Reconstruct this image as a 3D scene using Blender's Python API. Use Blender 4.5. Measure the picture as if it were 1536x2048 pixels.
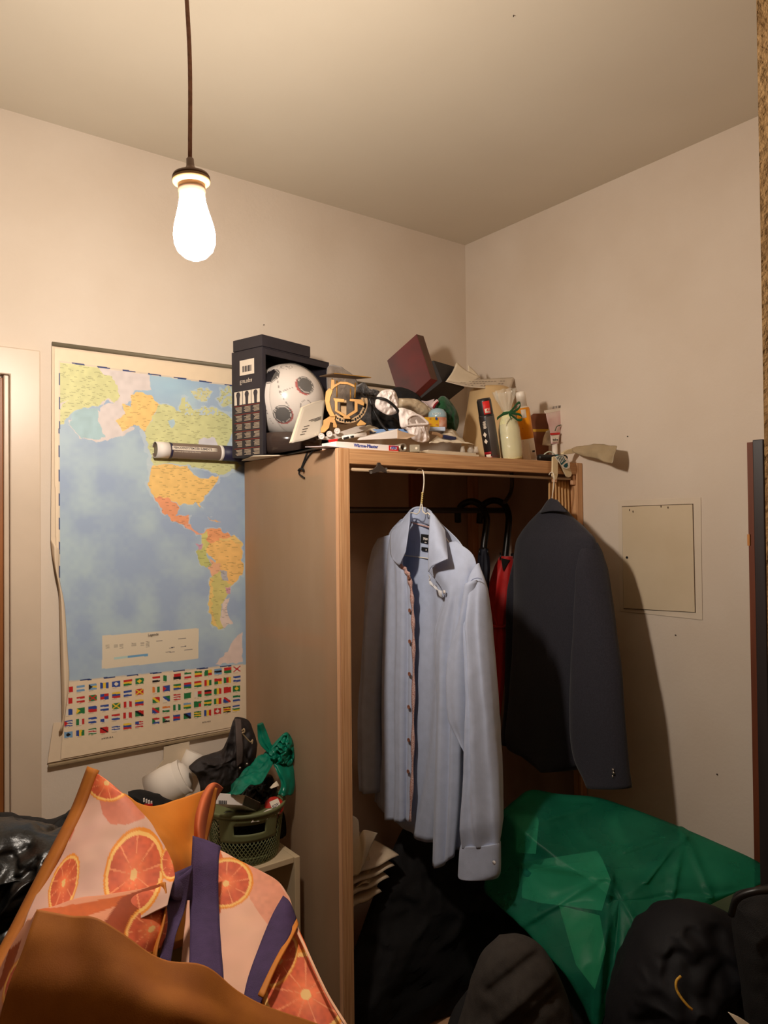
import bpy, bmesh, math, random
import numpy as np
from mathutils import Vector, Matrix, noise
for _o in list(bpy.data.objects): bpy.data.objects.remove(_o)
SC = bpy.context.scene; COL = SC.collection; PI = math.pi
rnd = random.Random(7)

# ------------------------------------------------------------------ camera
YAW, PITCH, ROLL = 0.92462, 0.01535, -0.00994
CAM = np.array([-2.06623, -2.18069, 1.55]); FOC = 1492.75
FW = np.array([math.cos(PITCH)*math.cos(YAW), math.cos(PITCH)*math.sin(YAW), math.sin(PITCH)])
_r = np.array([math.sin(YAW), -math.cos(YAW), 0.0]); _u = np.cross(_r, FW)
RT = math.cos(ROLL)*_r + math.sin(ROLL)*_u; UP = -math.sin(ROLL)*_r + math.cos(ROLL)*_u
cd = bpy.data.cameras.new('camera'); cam = bpy.data.objects.new('camera', cd); COL.objects.link(cam)
cd.sensor_fit = 'HORIZONTAL'; cd.sensor_width = 36.0; cd.lens = 36.0*FOC/1536.0; cd.clip_start = 0.02
cam.matrix_world = Matrix(((RT[0], UP[0], -FW[0], CAM[0]), (RT[1], UP[1], -FW[1], CAM[1]), (RT[2], UP[2], -FW[2], CAM[2]), (0, 0, 0, 1)))
SC.camera = cam
# ------------------------------------------------------------------ world, exposure
wd = bpy.data.worlds.new('world'); SC.world = wd; wd.use_nodes = True
wd.node_tree.nodes['Background'].inputs[0].default_value = (0.9, 0.62, 0.4, 1)
wd.node_tree.nodes['Background'].inputs[1].default_value = 0.02
SC.view_settings.view_transform = 'Standard'; SC.view_settings.look = 'None'
SC.view_settings.gamma = 1.0; SC.view_settings.use_curve_mapping = False
SC.view_settings.exposure = 0.0
BULB_POWER = 42.0; BULB_COLOR = (1.0, 0.885, 0.765)

# ------------------------------------------------------------------ measuring helpers: sight line meets a real plane
def ray(px, py): return FW + RT*((px-768.0)/FOC) - UP*((py-1024.0)/FOC)
def D(px, py, d): return CAM + ray(px, py)*d
def X(px, py, x=0.0):
    r = ray(px, py); return CAM + r*((x-CAM[0])/r[0])
def Y(px, py, y=0.0):
    r = ray(px, py); return CAM + r*((y-CAM[1])/r[1])
def Z(px, py, z=1.749):
    r = ray(px, py); return CAM + r*((z-CAM[2])/r[2])
def pix(P):
    d = np.asarray(P)-CAM; z = d@FW
    return 768+FOC*(d@RT)/z, 1024-FOC*(d@UP)/z
FH = np.array([math.cos(YAW), math.sin(YAW), 0.0]); RH = _r; UZ = np.array([0, 0, 1.0])

# ------------------------------------------------------------------ materials
def lin(c):
    c = [x/255.0 for x in c]
    return tuple(x/12.92 if x <= 0.04045 else ((x+0.055)/1.055)**2.4 for x in c)
MATS = {}
def M(name, rgb, rough=0.6, var=0.08, scale=6.0, stretch=(1, 1, 1), bump=0.0, bscale=60.0, spec=0.4, metal=0.0, attr=False, rgb2=None, sheen=0.0, coat=0.0, transl=0.0, transp=0.0, tcol=None):
    if name in MATS: return MATS[name]
    m = bpy.data.materials.new(name); m.use_nodes = True; nt = m.node_tree; N = nt.nodes; L = nt.links
    b = N['Principled BSDF']; out = N['Material Output']
    b.inputs['Roughness'].default_value = rough; b.inputs['Metallic'].default_value = metal
    b.inputs['Specular IOR Level'].default_value = spec
    if sheen: b.inputs['Sheen Weight'].default_value = sheen
    if coat: b.inputs['Coat Weight'].default_value = coat; b.inputs['Coat Roughness'].default_value = 0.15
    tc = N.new('ShaderNodeTexCoord'); mp = N.new('ShaderNodeMapping'); mp.inputs['Scale'].default_value = stretch
    L.new(tc.outputs['Object'], mp.inputs[0])
    nz = N.new('ShaderNodeTexNoise'); nz.inputs['Scale'].default_value = scale; nz.inputs['Detail'].default_value = 5
    L.new(mp.outputs[0], nz.inputs['Vector'])
    c = lin(rgb)
    if attr:
        at = N.new('ShaderNodeAttribute'); at.attribute_name = 'print'
        mx = N.new('ShaderNodeMix'); mx.data_type = 'RGBA'; mx.blend_type = 'MULTIPLY'; mx.inputs[0].default_value = var*2
        L.new(at.outputs['Color'], mx.inputs[6]); L.new(nz.outputs['Color'], mx.inputs[7]); col = mx.outputs[2]
        if var == 0: col = at.outputs['Color']
    else:
        rp = N.new('ShaderNodeValToRGB')
        lo = lin(rgb2) if rgb2 else tuple(x*(1-var*2.2) for x in c)
        hi = c if rgb2 else tuple(min(1, x*(1+var)) for x in c)
        rp.color_ramp.elements[0].position = 0.32; rp.color_ramp.elements[0].color = (*lo, 1)
        rp.color_ramp.elements[1].position = 0.66; rp.color_ramp.elements[1].color = (*hi, 1)
        L.new(nz.outputs['Fac'], rp.inputs[0]); col = rp.outputs[0]
    L.new(col, b.inputs['Base Color'])
    if bump:
        n2 = N.new('ShaderNodeTexNoise'); n2.inputs['Scale'].default_value = bscale; n2.inputs['Detail'].default_value = 4
        L.new(mp.outputs[0], n2.inputs['Vector'])
        bp = N.new('ShaderNodeBump'); bp.inputs['Strength'].default_value = bump; bp.inputs['Distance'].default_value = 0.004
        L.new(n2.outputs['Fac'], bp.inputs['Height']); L.new(bp.outputs[0], b.inputs['Normal'])
    sh = b.outputs[0]
    if transl:
        tl = N.new('ShaderNodeBsdfTranslucent'); L.new(col, tl.inputs[0])
        ms = N.new('ShaderNodeMixShader'); ms.inputs[0].default_value = transl; L.new(sh, ms.inputs[1]); L.new(tl.outputs[0], ms.inputs[2]); sh = ms.outputs[0]
    if transp:
        tp = N.new('ShaderNodeBsdfTransparent'); (L.new(col, tp.inputs[0]) if transl and not tcol else None)
        if tcol: tp.inputs[0].default_value = (*tcol, 1)
        ms = N.new('ShaderNodeMixShader'); ms.inputs[0].default_value = transp; L.new(sh, ms.inputs[1]); L.new(tp.outputs[0], ms.inputs[2]); sh = ms.outputs[0]
    L.new(sh, out.inputs[0])
    MATS[name] = m; return m
def glow(name, color, strength):
    m = bpy.data.materials.new(name); m.use_nodes = True; nt = m.node_tree
    e = nt.nodes.new('ShaderNodeEmission'); e.inputs[0].default_value = (*color, 1); e.inputs[1].default_value = strength
    nt.links.new(e.outputs[0], nt.nodes['Material Output'].inputs[0]); MATS[name] = m; return m

# ------------------------------------------------------------------ objects
def tag(o, label=None, cat=None, group=None, kind=None):
    if label: o['label'] = label
    if cat: o['category'] = cat
    if group: o['group'] = group
    if kind: o['kind'] = kind
    return o
def wloc(o):
    p = np.zeros(3)
    while o is not None: p = p + np.array(o.location); o = o.parent
    return p
def thing(name, loc, label, cat, group=None):
    o = bpy.data.objects.new(name, None); o.empty_display_size = 0.05; COL.objects.link(o); o.location = [float(v) for v in loc]
    return tag(o, label, cat, group)
class MB:
    def __init__(s): s.v = []; s.f = []; s.sm = []
    def add(s, vs, fs, smooth=False):
        k = len(s.v); s.v += [tuple(float(c) for c in v) for v in vs]
        for f in fs: s.f.append([k+i for i in f]); s.sm.append(smooth)
        return s
    def hexa(s, A, B):          # two quads, same winding
        return s.add(list(A)+list(B), [(3, 2, 1, 0), (4, 5, 6, 7), (0, 1, 5, 4), (1, 2, 6, 5), (2, 3, 7, 6), (3, 0, 4, 7)])
    def box(s, x0, x1, y0, y1, z0, z1):
        return s.hexa([(x0, y0, z0), (x1, y0, z0), (x1, y1, z0), (x0, y1, z0)], [(x0, y0, z1), (x1, y0, z1), (x1, y1, z1), (x0, y1, z1)])
    def obox(s, c, ax, ay, az):  # centre and three half vectors
        c, ax, ay, az = map(np.asarray, (c, ax, ay, az))
        q = lambda k: [c-ax-ay+k*az, c+ax-ay+k*az, c+ax+ay+k*az, c-ax+ay+k*az]
        return s.hexa(q(-1), q(1))
    def prism(s, pts, vec):
        n = len(pts); a = [np.asarray(p) for p in pts]; b = [p+np.asarray(vec) for p in a]
        return s.add(a+b, [list(range(n))[::-1], list(range(n, 2*n))]+[(i, (i+1) % n, n+(i+1) % n, n+i) for i in range(n)])
    def loft(s, rings, close=True, caps=True, smooth=True):
        n = len(rings[0]); vs = [p for r in rings for p in r]; fs = []
        for i in range(len(rings)-1):
            for j in range(n if close else n-1):
                fs.append((i*n+j, i*n+(j+1) % n, (i+1)*n+(j+1) % n, (i+1)*n+j))
        s.add(vs, fs, smooth)
        if caps and close:
            s.add(rings[0], [list(range(n))[::-1]]); s.add(rings[-1], [list(range(n))])
        return s
    def lathe(s, prof, o, axis=(0, 0, 1), seg=28, smooth=True, a0=0, a1=2*PI, ref=None):
        o = np.asarray(o, float); ax = np.asarray(axis, float); ax = ax/np.linalg.norm(ax)
        h = np.asarray(ref if ref is not None else ((1, 0, 0) if abs(ax[0]) < 0.8 else (0, 1, 0)), float)
        e1 = h-ax*(h@ax); e1 /= np.linalg.norm(e1); e2 = np.cross(ax, e1)
        full = abs(a1-a0-2*PI) < 1e-6; n = seg if full else seg+1
        rings = [[o+ax*z+(e1*math.cos(a0+(a1-a0)*k/seg)+e2*math.sin(a0+(a1-a0)*k/seg))*max(r, 1e-5) for k in range(n)] for r, z in prof]
        return s.loft(rings, full, full, smooth)
    def cyl(s, a, b, r0, r1=None, seg=16, smooth=True):
        a = np.asarray(a, float); b = np.asarray(b, float); h = np.linalg.norm(b-a)
        return s.lathe([(r0, 0), (r1 if r1 is not None else r0, h)], a, b-a, seg, smooth)
    def tube(s, pts, r, seg=8, n=None, flat=1.0):
        P = [np.asarray(p, float) for p in pts]
        if n: P = crom(P, n)
        rings = []; ref = None
        for i, p in enumerate(P):
            t = P[min(i+1, len(P)-1)]-P[max(i-1, 0)]; t = t/(np.linalg.norm(t)+1e-9)
            if ref is None: ref = np.array([0, 0, 1.0]) if abs(t[2]) < 0.8 else np.array([1.0, 0, 0])
            e1 = ref-t*(ref@t); e1 /= (np.linalg.norm(e1)+1e-9); e2 = np.cross(t, e1); ref = e1
            rr = r(i/(len(P)-1)) if callable(r) else r
            rings.append([p+(e1*math.cos(2*PI*k/seg)+e2*math.sin(2*PI*k/seg)*flat)*rr for k in range(seg)])
        return s.loft(rings)
    def sphere(s, c, r, nu=24, nv=14, sc=(1, 1, 1)):
        c = np.asarray(c)
        return s.loft([[c+np.array([sc[0]*r*math.sin(a)*math.cos(b), sc[1]*r*math.sin(a)*math.sin(b), sc[2]*r*math.cos(a)]) for b in [2*PI*k/nu for k in range(nu)]] for a in [0.02+(PI-0.04)*i/nv for i in range(nv+1)]])
    def build(s, name, mat, parent=None, label=None, cat=None, group=None, kind=None, bevel=0.0, solid=0.0, subd=0, origin=None):
        me = bpy.data.meshes.new(name); V = np.array(s.v)
        if parent is not None: o0 = wloc(parent)
        elif origin is not None: o0 = np.asarray(origin, float)
        else: o0 = np.array([(V[:, 0].min()+V[:, 0].max())/2, (V[:, 1].min()+V[:, 1].max())/2, V[:, 2].min()])
        me.from_pydata([tuple(v) for v in V-o0], [], s.f); me.update()
        me.polygons.foreach_set('use_smooth', s.sm)
        bm = bmesh.new(); bm.from_mesh(me); bmesh.ops.remove_doubles(bm, verts=bm.verts, dist=1e-6) if not s.keep() else None
        bmesh.ops.recalc_face_normals(bm, faces=bm.faces)
        bm.to_mesh(me); bm.free()
        return fin(name, me, mat, parent, o0, label, cat, group, kind, bevel, solid, subd)
    def keep(s): return False
def fin(name, me, mat, parent, o0, label=None, cat=None, group=None, kind=None, bevel=0.0, solid=0.0, subd=0):
    me.materials.append(mat); o = bpy.data.objects.new(name, me); COL.objects.link(o)
    if parent is not None: o.parent = parent
    else: o.location = [float(v) for v in o0]
    if solid:
        m = o.modifiers.new('thickness', 'SOLIDIFY'); m.thickness = solid; m.offset = 0
    if bevel:
        m = o.modifiers.new('bevel', 'BEVEL'); m.width = bevel; m.segments = 2; m.limit_method = 'ANGLE'
    if subd:
        m = o.modifiers.new('subd', 'SUBSURF'); m.levels = subd; m.render_levels = subd
    return tag(o, label, cat, group, kind)

def crom(P, n):
    P = np.asarray(P, float); k = len(P)
    if k == 1: return np.repeat(P, n, 0)
    Q = np.concatenate([[2*P[0]-P[1]], P, [2*P[-1]-P[-2]]]); t = np.linspace(0, k-1, n); i = np.minimum(t.astype(int), k-2); f = (t-i).reshape((-1,)+(1,)*(P.ndim-1))
    a, b, c, d = Q[i], Q[i+1], Q[i+2], Q[i+3]
    return 0.5*((2*b)+(-a+c)*f+(2*a-5*b+4*c-d)*f*f+(-a+3*b-3*c+d)*f**3)
def resurf(rows, nu, nv):
    R = np.array([crom(np.array(r), nu) for r in rows])     # v,u,3
    return crom(R, nv)
def grid_normals(G):
    du = np.gradient(G, axis=1); dv = np.gradient(G, axis=0); n = np.cross(du, dv)
    return n/(np.linalg.norm(n, axis=2, keepdims=True)+1e-12)
def fbm(p, f=1.0, o=3):
    s = 0; a = 1.0
    for _ in range(o): s += a*noise.noise(Vector((p[0]*f, p[1]*f, p[2]*f))); f *= 2.1; a *= 0.5
    return s
def setprint(me, rgb):          # rgb per vertex, linear
    at = me.color_attributes.new('print', 'FLOAT_COLOR', 'POINT')
    a = np.ones((len(me.vertices), 4), np.float32); a[:, :3] = rgb; at.data.foreach_set('color', a.ravel())
def patch(name, rows, mat, parent=None, nu=24, nv=24, thick=0.0015, disp=None, wrinkle=0.0, wf=14.0, paint=None, mask=None, seed=0, label=None, cat=None, group=None, kind=None, close_u=False):
    G = resurf(rows, nu, nv); Nn = grid_normals(G)
    U, V = np.meshgrid(np.linspace(0, 1, nu), np.linspace(0, 1, nv))
    px, py = pix(G.reshape(-1, 3)) if paint else (None, None)
    if disp is not None: G = G+Nn*disp(U, V)[..., None]
    if wrinkle:
        w = np.array([[fbm(p+seed*3.1, wf) for p in row] for row in G]); G = G+Nn*(w*wrinkle)[..., None]
    vs = G.reshape(-1, 3); fs = []
    for i in range(nv-1):
        for j in range(nu-1):
            if mask is None or mask(U[i, j], V[i, j]): fs.append((i*nu+j, i*nu+j+1, (i+1)*nu+j+1, (i+1)*nu+j))
    o0 = wloc(parent) if parent is not None else np.array([vs[:, 0].mean(), vs[:, 1].mean(), vs[:, 2].min()])
    me = bpy.data.meshes.new(name); me.from_pydata([tuple(v) for v in vs-o0], [], fs); me.update()
    me.polygons.foreach_set('use_smooth', [True]*len(fs))
    if paint: setprint(me, paint(px, py, U.ravel(), V.ravel()))
    return fin(name, me, mat, parent, o0, label, cat, group, kind, solid=thick)
def limb(name, rows, depth, n, mat, parent=None, seg=28, nv=40, folds=0.0, nf=5, wrinkle=0.0, wf=14, seed=0, caps=True, **kw):
    # rows of (left point, right point); elliptic section with half depth along n
    L = crom(np.array([r[0] for r in rows]), nv); R = crom(np.array([r[1] for r in rows]), nv); n = np.asarray(n, float); mb = MB(); rings = []
    for i in range(nv):
        c = (L[i]+R[i])/2; w = (R[i]-L[i])/2; v = i/(nv-1); dd = depth(v) if callable(depth) else depth; ring = []
        for k in range(seg):
            a = 2*PI*k/seg; f = 1+folds*math.sin(nf*a+seed+2.0*v)*min(1, v*3)
            p = c+w*math.cos(a)+n*dd*math.sin(a)*f
            if wrinkle: p = p+n*wrinkle*fbm(p*np.array([1, 1, .45])+seed*5.0, wf)
            ring.append(p)
        rings.append(ring)
    mb.loft(rings, True, caps); return mb.build(name, mat, parent, **kw)
def pillow(name, out, mat, parent=None, bf=0.08, bb=0.08, n=110, rings=26, wrinkle=0.012, wf=9.0, ridge=True, seed=0, power=0.5, paint=None, zmin=None, sharp=False, creases=None, **kw):
    # closed soft body: a silhouette ring in space, bulging to the front and to the back
    O = crom(np.array(list(out)+[out[0]]), n+1)[:-1]; c = O.mean(0); mb = MB()
    def pt(k, r, side):
        o = O[k]; p = c+(o-c)*r; b = max(0.0, 1-r*r)**power
        p = p-FH*(bf if side > 0 else -bb)*b
        if wrinkle and b > 0:
            q = p+seed*7.3; w = fbm(q, wf, 3)
            if ridge: w = (1-abs(w)*2.4)*0.7-0.35+0.25*fbm(q, wf*2.7, 2)
            p = p-FH*(side*wrinkle*w*min(1, b*2.2))+UZ*wrinkle*0.35*fbm(q+9, wf)*min(1, b*2)
            if creases:
                for (a, cc, wd_, h) in creases:
                    x, y = pix(p); ax, ay = a; bx, by = cc; tt = max(0, min(1, ((x-ax)*(bx-ax)+(y-ay)*(by-ay))/((bx-ax)**2+(by-ay)**2)))
                    dd = math.hypot(x-ax-tt*(bx-ax), y-ay-tt*(by-ay)); p = p-FH*side*h*math.exp(-(dd/wd_)**2)
        if zmin is not None and p[2] < zmin: p = np.array([p[0], p[1], zmin])
        return p
    rad = [i/(rings-1) for i in range(rings)]
    rf = [[pt(k, max(r, 0.004), 1) for k in range(n)] for r in rad]
    rb = [[pt(k, max(r, 0.004), -1) for k in range(n)] for r in rad[::-1][1:]]
    mb.loft(rf+rb, True, True); return mb.build(name, mat, parent, **kw)
def px_prism(mb, poly, d, th, vec=None):
    v = FH*th if vec is None else np.asarray(vec)
    mb.prism([D(x, y, d) for x, y in poly], v); return mb
def text(s, size, o, right, up, mat, parent=None, name='lettering', align='LEFT', depth=0.0003, warp=None, bold=0.0, **kw):
    cu = bpy.data.curves.new('t', 'FONT'); cu.body = s; cu.size = size; cu.align_x = align; cu.extrude = depth; cu.offset = bold; cu.resolution_u = 2
    ob = bpy.data.objects.new('t', cu); COL.objects.link(ob); dg = bpy.context.evaluated_depsgraph_get(); me0 = ob.evaluated_get(dg).to_mesh()
    V = np.array([v.co for v in me0.vertices]); F = [list(p.vertices) for p in me0.polygons]; ob.evaluated_get(dg).to_mesh_clear()
    bpy.data.objects.remove(ob); bpy.data.curves.remove(cu)
    r = np.asarray(right, float); r /= np.linalg.norm(r); u = np.asarray(up, float); u = u-r*(u@r); u /= np.linalg.norm(u); nn = np.cross(r, u); o = np.asarray(o, float)
    W = [warp(v) for v in V] if warp else [o+r*v[0]+u*v[1]+nn*v[2] for v in V]
    mb = MB(); mb.add(W, F); return mb.build(name, mat, parent, **kw)

# ================================================================== materials used
plaster = M('plaster', (218, 204, 188), 0.75, 0.025, 3.0, bump=0.12, bscale=90, rgb2=(211, 195, 177))
ceilpaint = M('ceiling_paint', (212, 201, 182), 0.85, 0.02, 1.5, rgb2=(206, 194, 174))
roughplaster = M('rough_plaster', (168, 132, 84), 0.95, 0.15, 22, bump=0.8, bscale=120, rgb2=(140, 104, 60))
doorpaint = M('door_paint', (206, 186, 164), 0.35, 0.03, 6, bump=0.06, bscale=25)
brownwood = M('brown_wood', (150, 92, 48), 0.45, 0.12, 5, (12, 12, 0.6))
floorwood = M('floor_wood', (84, 58, 40), 0.5, 0.15, 4, (1, 10, 1))
ply = M('plywood_edge', (218, 172, 126), 0.5, 0.1, 9, (30, 30, 0.6), rgb2=(184, 132, 88), bump=0.08, bscale=9)
plyh = M('plywood_rail', (212, 164, 116), 0.5, 0.1, 9, (0.8, 30, 34), rgb2=(184, 134, 90), bump=0.06, bscale=9)
pine = M('pale_pine', (218, 170, 130), 0.5, 0.06, 6, (8, 8, 0.8), rgb2=(202, 152, 112))
film = M('frosted_film', (216, 190, 160), 0.42, 0.04, 3.0, (2, 2, .7), transl=0.4, transp=0.36, tcol=(.97, .91, .84), rgb2=(206, 178, 146), spec=0.3)
backwood = M('dark_hardboard', (196, 170, 150), 0.7, 0.1, 5, (1, 1, .5))
redwood = M('reddish_batten', (150, 84, 46), 0.6, 0.1, 6, (10, 10, .7))
steel = M('steel', (170, 160, 150), 0.35, 0.05, metal=0.8)
dsteel = M('dark_steel', (96, 88, 80), 0.4, 0.05, metal=0.7)
brass = M('brass', (160, 116, 48), 0.45, 0.1, 20, metal=0.3, rgb2=(136, 94, 36))
dbrass = M('tarnished_brass', (120, 96, 68), 0.45, 0.15, 20, metal=0.7)
black = M('black_plastic', (22, 20, 20), 0.4, 0.1)
blackm = M('black_matt', (16, 15, 15), 0.8, 0.15)
white = M('white_paper', (236, 228, 220), 0.6, 0.02)
cream = M('cream_paper', (228, 214, 190), 0.7, 0.03, 9)
greypaper = M('grey_paper', (198, 186, 170), 0.65, 0.03)
ink = M('dark_ink', (60, 54, 58), 0.8, 0.0)
blueink = M('blue_ink', (60, 80, 160), 0.7, 0.0)
red = M('red_print', (206, 36, 34), 0.5, 0.03)

# ================================================================== the room
H = 2.6655; XW, YS = -3.5, -3.7
def struct(name, mb, mat, **kw): return mb.build(name, mat, kind='structure', **kw)
struct('floor', MB().box(XW, 0, YS, 0, -.05, 0), floorwood)
struct('ceiling', MB().box(XW-.1, .1, YS-.1, .1, H, H+.05), ceilpaint)
struct('wall_back', MB().box(XW-.1, .1, 0, .1, 0, H), plaster)
struct('wall_right', MB().box(0, .1, YS, 0, 0, H), plaster)
farwall = M('far_wall_paint', (128, 104, 84), .8, .05, 3)
struct('wall_left', MB().box(XW-.1, XW, YS, 0, 0, H), farwall)
struct('wall_front', MB().box(XW-.1, .1, YS-.1, YS, 0, H), farwall)
struct('wall_side', MB().box(-1.262, 0, -1.93, -1.79, 0, H), roughplaster)

# door with its painted frame, far left on the back wall
door = thing('door_1', (-2.08, -.01, 0), None, None); door['kind'] = 'structure'
mb = MB(); mb.prism([(x, -.03, z) for x, z in [(-1.596, 0), (-1.596, 2.024), (-2.56, 2.024), (-2.56, 0), (-2.485, 0), (-2.485, 1.951), (-1.671, 1.951), (-1.671, 0)]], (0, .03, 0)); mb.build('frame', doorpaint, door, bevel=.003)
mb = MB(); mb.box(-2.485, -1.684, -.012, -.001, 0, 1.944); mb.build('door_leaf', brownwood, door, bevel=.002)
mb = MB(); mb.box(-1.684, -1.671, -.02, -.001, 0, 1.951); mb.build('rebate_strip', doorpaint, door, bevel=.003)
mb = MB(); mb.cyl((-2.42, -.012, 1.02), (-2.42, -.05, 1.02), .011); mb.tube([(-2.42, -.05, 1.02), (-2.30, -.052, 1.02)], .009); mb.build('door_handle', steel, door)

# metal access hatch painted over with the wall
hatchp = M('hatch_paint', (212, 194, 166), 0.45, 0.03, 6, rgb2=(205, 186, 156))
dirt = M('dark_gap', (70, 48, 28), 0.9, 0.1)
ha = thing('access_hatch', (-.004, -.845, 1.25), 'painted-over square metal access hatch set in the right wall', 'hatch')
Xw = lambda q: [X(a, b, -.001) for a, b in q]
mb = MB(); mb.prism(Xw([(1236, 1001), (1402, 995), (1405, 1240), (1240, 1222)]), (-.0012, 0, 0)); mb.build('hatch_frame', M('hatch_frame_paint', (215, 199, 178), .6, .03, 6), ha, bevel=.001)
mb = MB(); mb.prism([X(a, b, -.0023) for a, b in [(1244, 1012.5), (1386.6, 1007.5), (1391.6, 1225.4), (1247.2, 1217.6)]], (-.0006, 0, 0)); mb.build('gap', dirt, ha)
mb = MB(); mb.prism([X(a, b, -.003) for a, b in [(1244.8, 1013.8), (1385.6, 1008.7), (1390.6, 1224.4), (1248, 1216.4)]], (-.003, 0, 0)); mb.build('hatch_leaf', hatchp, ha, bevel=.001)
mb = MB(); k = X(1254, 1115, -.0074); mb.cyl(k, k+np.array([-.0012, 0, 0]), .004); mb.build('keyhole', blackm, ha)
mb = MB()
for (x, y) in [(1259, 1020), (1266, 1023), (1322, 1013), (1336, 1015)]:
    k = X(x, y, -.0073); mb.obox(k, (.0006, 0, 0), (0, .0012, 0), (0, 0, .003))
mb.build('chipped_paint', dirt, ha, kind='stuff')
# wall scuffs: a few nails left in the plaster
for i, (f, a) in enumerate([(Y, (527, 650)), (Y, (935, 655)), (X, (1256, 873)), (X, (1352, 1270)), (X, (1285, 318)), (X, (1435, 1548)), (Y, (1010, 640)), (Y, (640, 610))]):
    p = f(*a); nn = np.array([0, -1, 0]) if f is Y else np.array([-1, 0, 0])
    if a in ((1010, 640), (640, 610)): continue
    mb = MB(); mb.cyl(p, p+nn*.004, .0012, .002, 8)
    mb.build('nail', dsteel, label=['rusty nail in the back wall above the football box', 'small nail beside the room corner above the boxes', 'small nail in the right wall above the plastic sleeve', 'nail in the right wall below the hatch', 'nail near the ceiling on the right wall', 'nail low on the right wall beside the bookcase'][i], cat='nail')

# ================================================================== pendant lamp (its light is the lit bulb itself)
bd = 1.25; bc = D(388, 462, bd); BX, BY, BZ = bc
lamp = thing('pendant_lamp', (BX, BY, H), 'bare glowing light bulb hanging on a brown cloth cord', 'lamp')
cordm = M('brown_cloth_cord', (168, 124, 102), 0.85, 0.15, 90, bump=.3, bscale=300)  # cord brown lightened, the bulb's glare put into its colour
sock = M('socket_bakelite', (140, 112, 92), 0.4, 0.08)
ringm = M('socket_ring', (150, 118, 78), 0.35, 0.1, metal=.3)
top = D(380, 318, bd); hook = np.array([top[0]-.004, top[1], H])
mb = MB(); mb.tube([hook, (hook*2+top)/3+np.array([-.003, .002, 0]), (hook+2*top)/3+np.array([.002, 0, 0]), top], .0036, 10, 30); mb.build('cord', cordm, lamp)
mb = MB(); mb.lathe([(.004, .0), (.045, 0), (.05, -.012), (.03, -.03), (.006, -.034)], hook); mb.build('ceiling_rose', sock, lamp)
ax = D(386, 420, bd)-top; ax /= np.linalg.norm(ax)
sc_ = bd/FOC
mb = MB(); mb.lathe([(.004, -.002), (.0062, 0), (.0068, 14*sc_), (.009, 20*sc_), (.02, 27*sc_), (.029, 32*sc_), (.031, 37*sc_), (.0295, 39*sc_)], top, ax); mb.build('socket_cap', sock, lamp)
mb = MB(); mb.lathe([(.0295, 38*sc_), (.0315, 41*sc_), (.0305, 48*sc_), (.0245, 50*sc_), (.0225, 52*sc_)], top, ax); mb.build('shade_ring', ringm, lamp)
mb = MB(); mb.lathe([(.0225, 48*sc_), (.0225, 66*sc_), (.0215, 68*sc_), (.0215, 80*sc_)], top, ax); mb.build('socket_shell', sock, lamp)
bulbm = glow('lit_bulb', BULB_COLOR, 1.0)
prof = [(.0195, 76), (.0215, 84), (.024, 98), (.028, 115), (.0325, 135), (.0345, 152), (.034, 168), (.029, 184), (.019, 196), (.008, 202), (.0002, 204)]
mb = MB(); mb.lathe([(r, h*sc_) for r, h in prof], top, ax, 24); bo = mb.build('bulb', bulbm, lamp)
area = sum(p.area for p in bo.data.polygons); bulbm.node_tree.nodes['Emission'].inputs[1].default_value = BULB_POWER/(PI*area)

# ================================================================== wall map
mapthing = thing('wall_map', (-1.0, -.004, .9), 'large paper wall map of the Americas hanging behind the wardrobe', 'map')
rail = M('map_rail', (118, 108, 88), 0.5, 0.1); railw = M('map_rail_white', (150, 130, 100), .5, .04)
mb = MB(); mb.cyl((-1.561, -.008, 2.0515), (-.25, -.008, 2.0515), .0062, seg=12); mb.build('top_rod', rail, mapthing)
mb = MB(); mb.obox((-.92, -.011, .9035), (.655, 0, 0), (0, .0045, 0), (0, 0, .004)); mb.build('bottom_rod', railw, mapthing, bevel=.002)
paper = M('map_paper', (226, 204, 176), 0.6, 0.02, 4)
leftb = [(104, 690), (103, 900), (102, 1080), (104, 1107), (110, 1135), (118, 1184), (121, 1300), (124, 1444), (107, 1446), (95, 1526)]
pts = [Y(x, y, -.006) for x, y in leftb]; mb = MB()
mb.prism(pts+[np.array([-.26, -.006, .905]), np.array([-.26, -.006, 2.05])], (0, .0006, 0)); mb.build('paper_sheet', paper, mapthing)
z3 = lambda q: [(80+x*.27344, 660+y*.27344) for x, y in q]
z4 = lambda q: [(80+x*.27344, 1080+y*.27344) for x, y in q]
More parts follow.
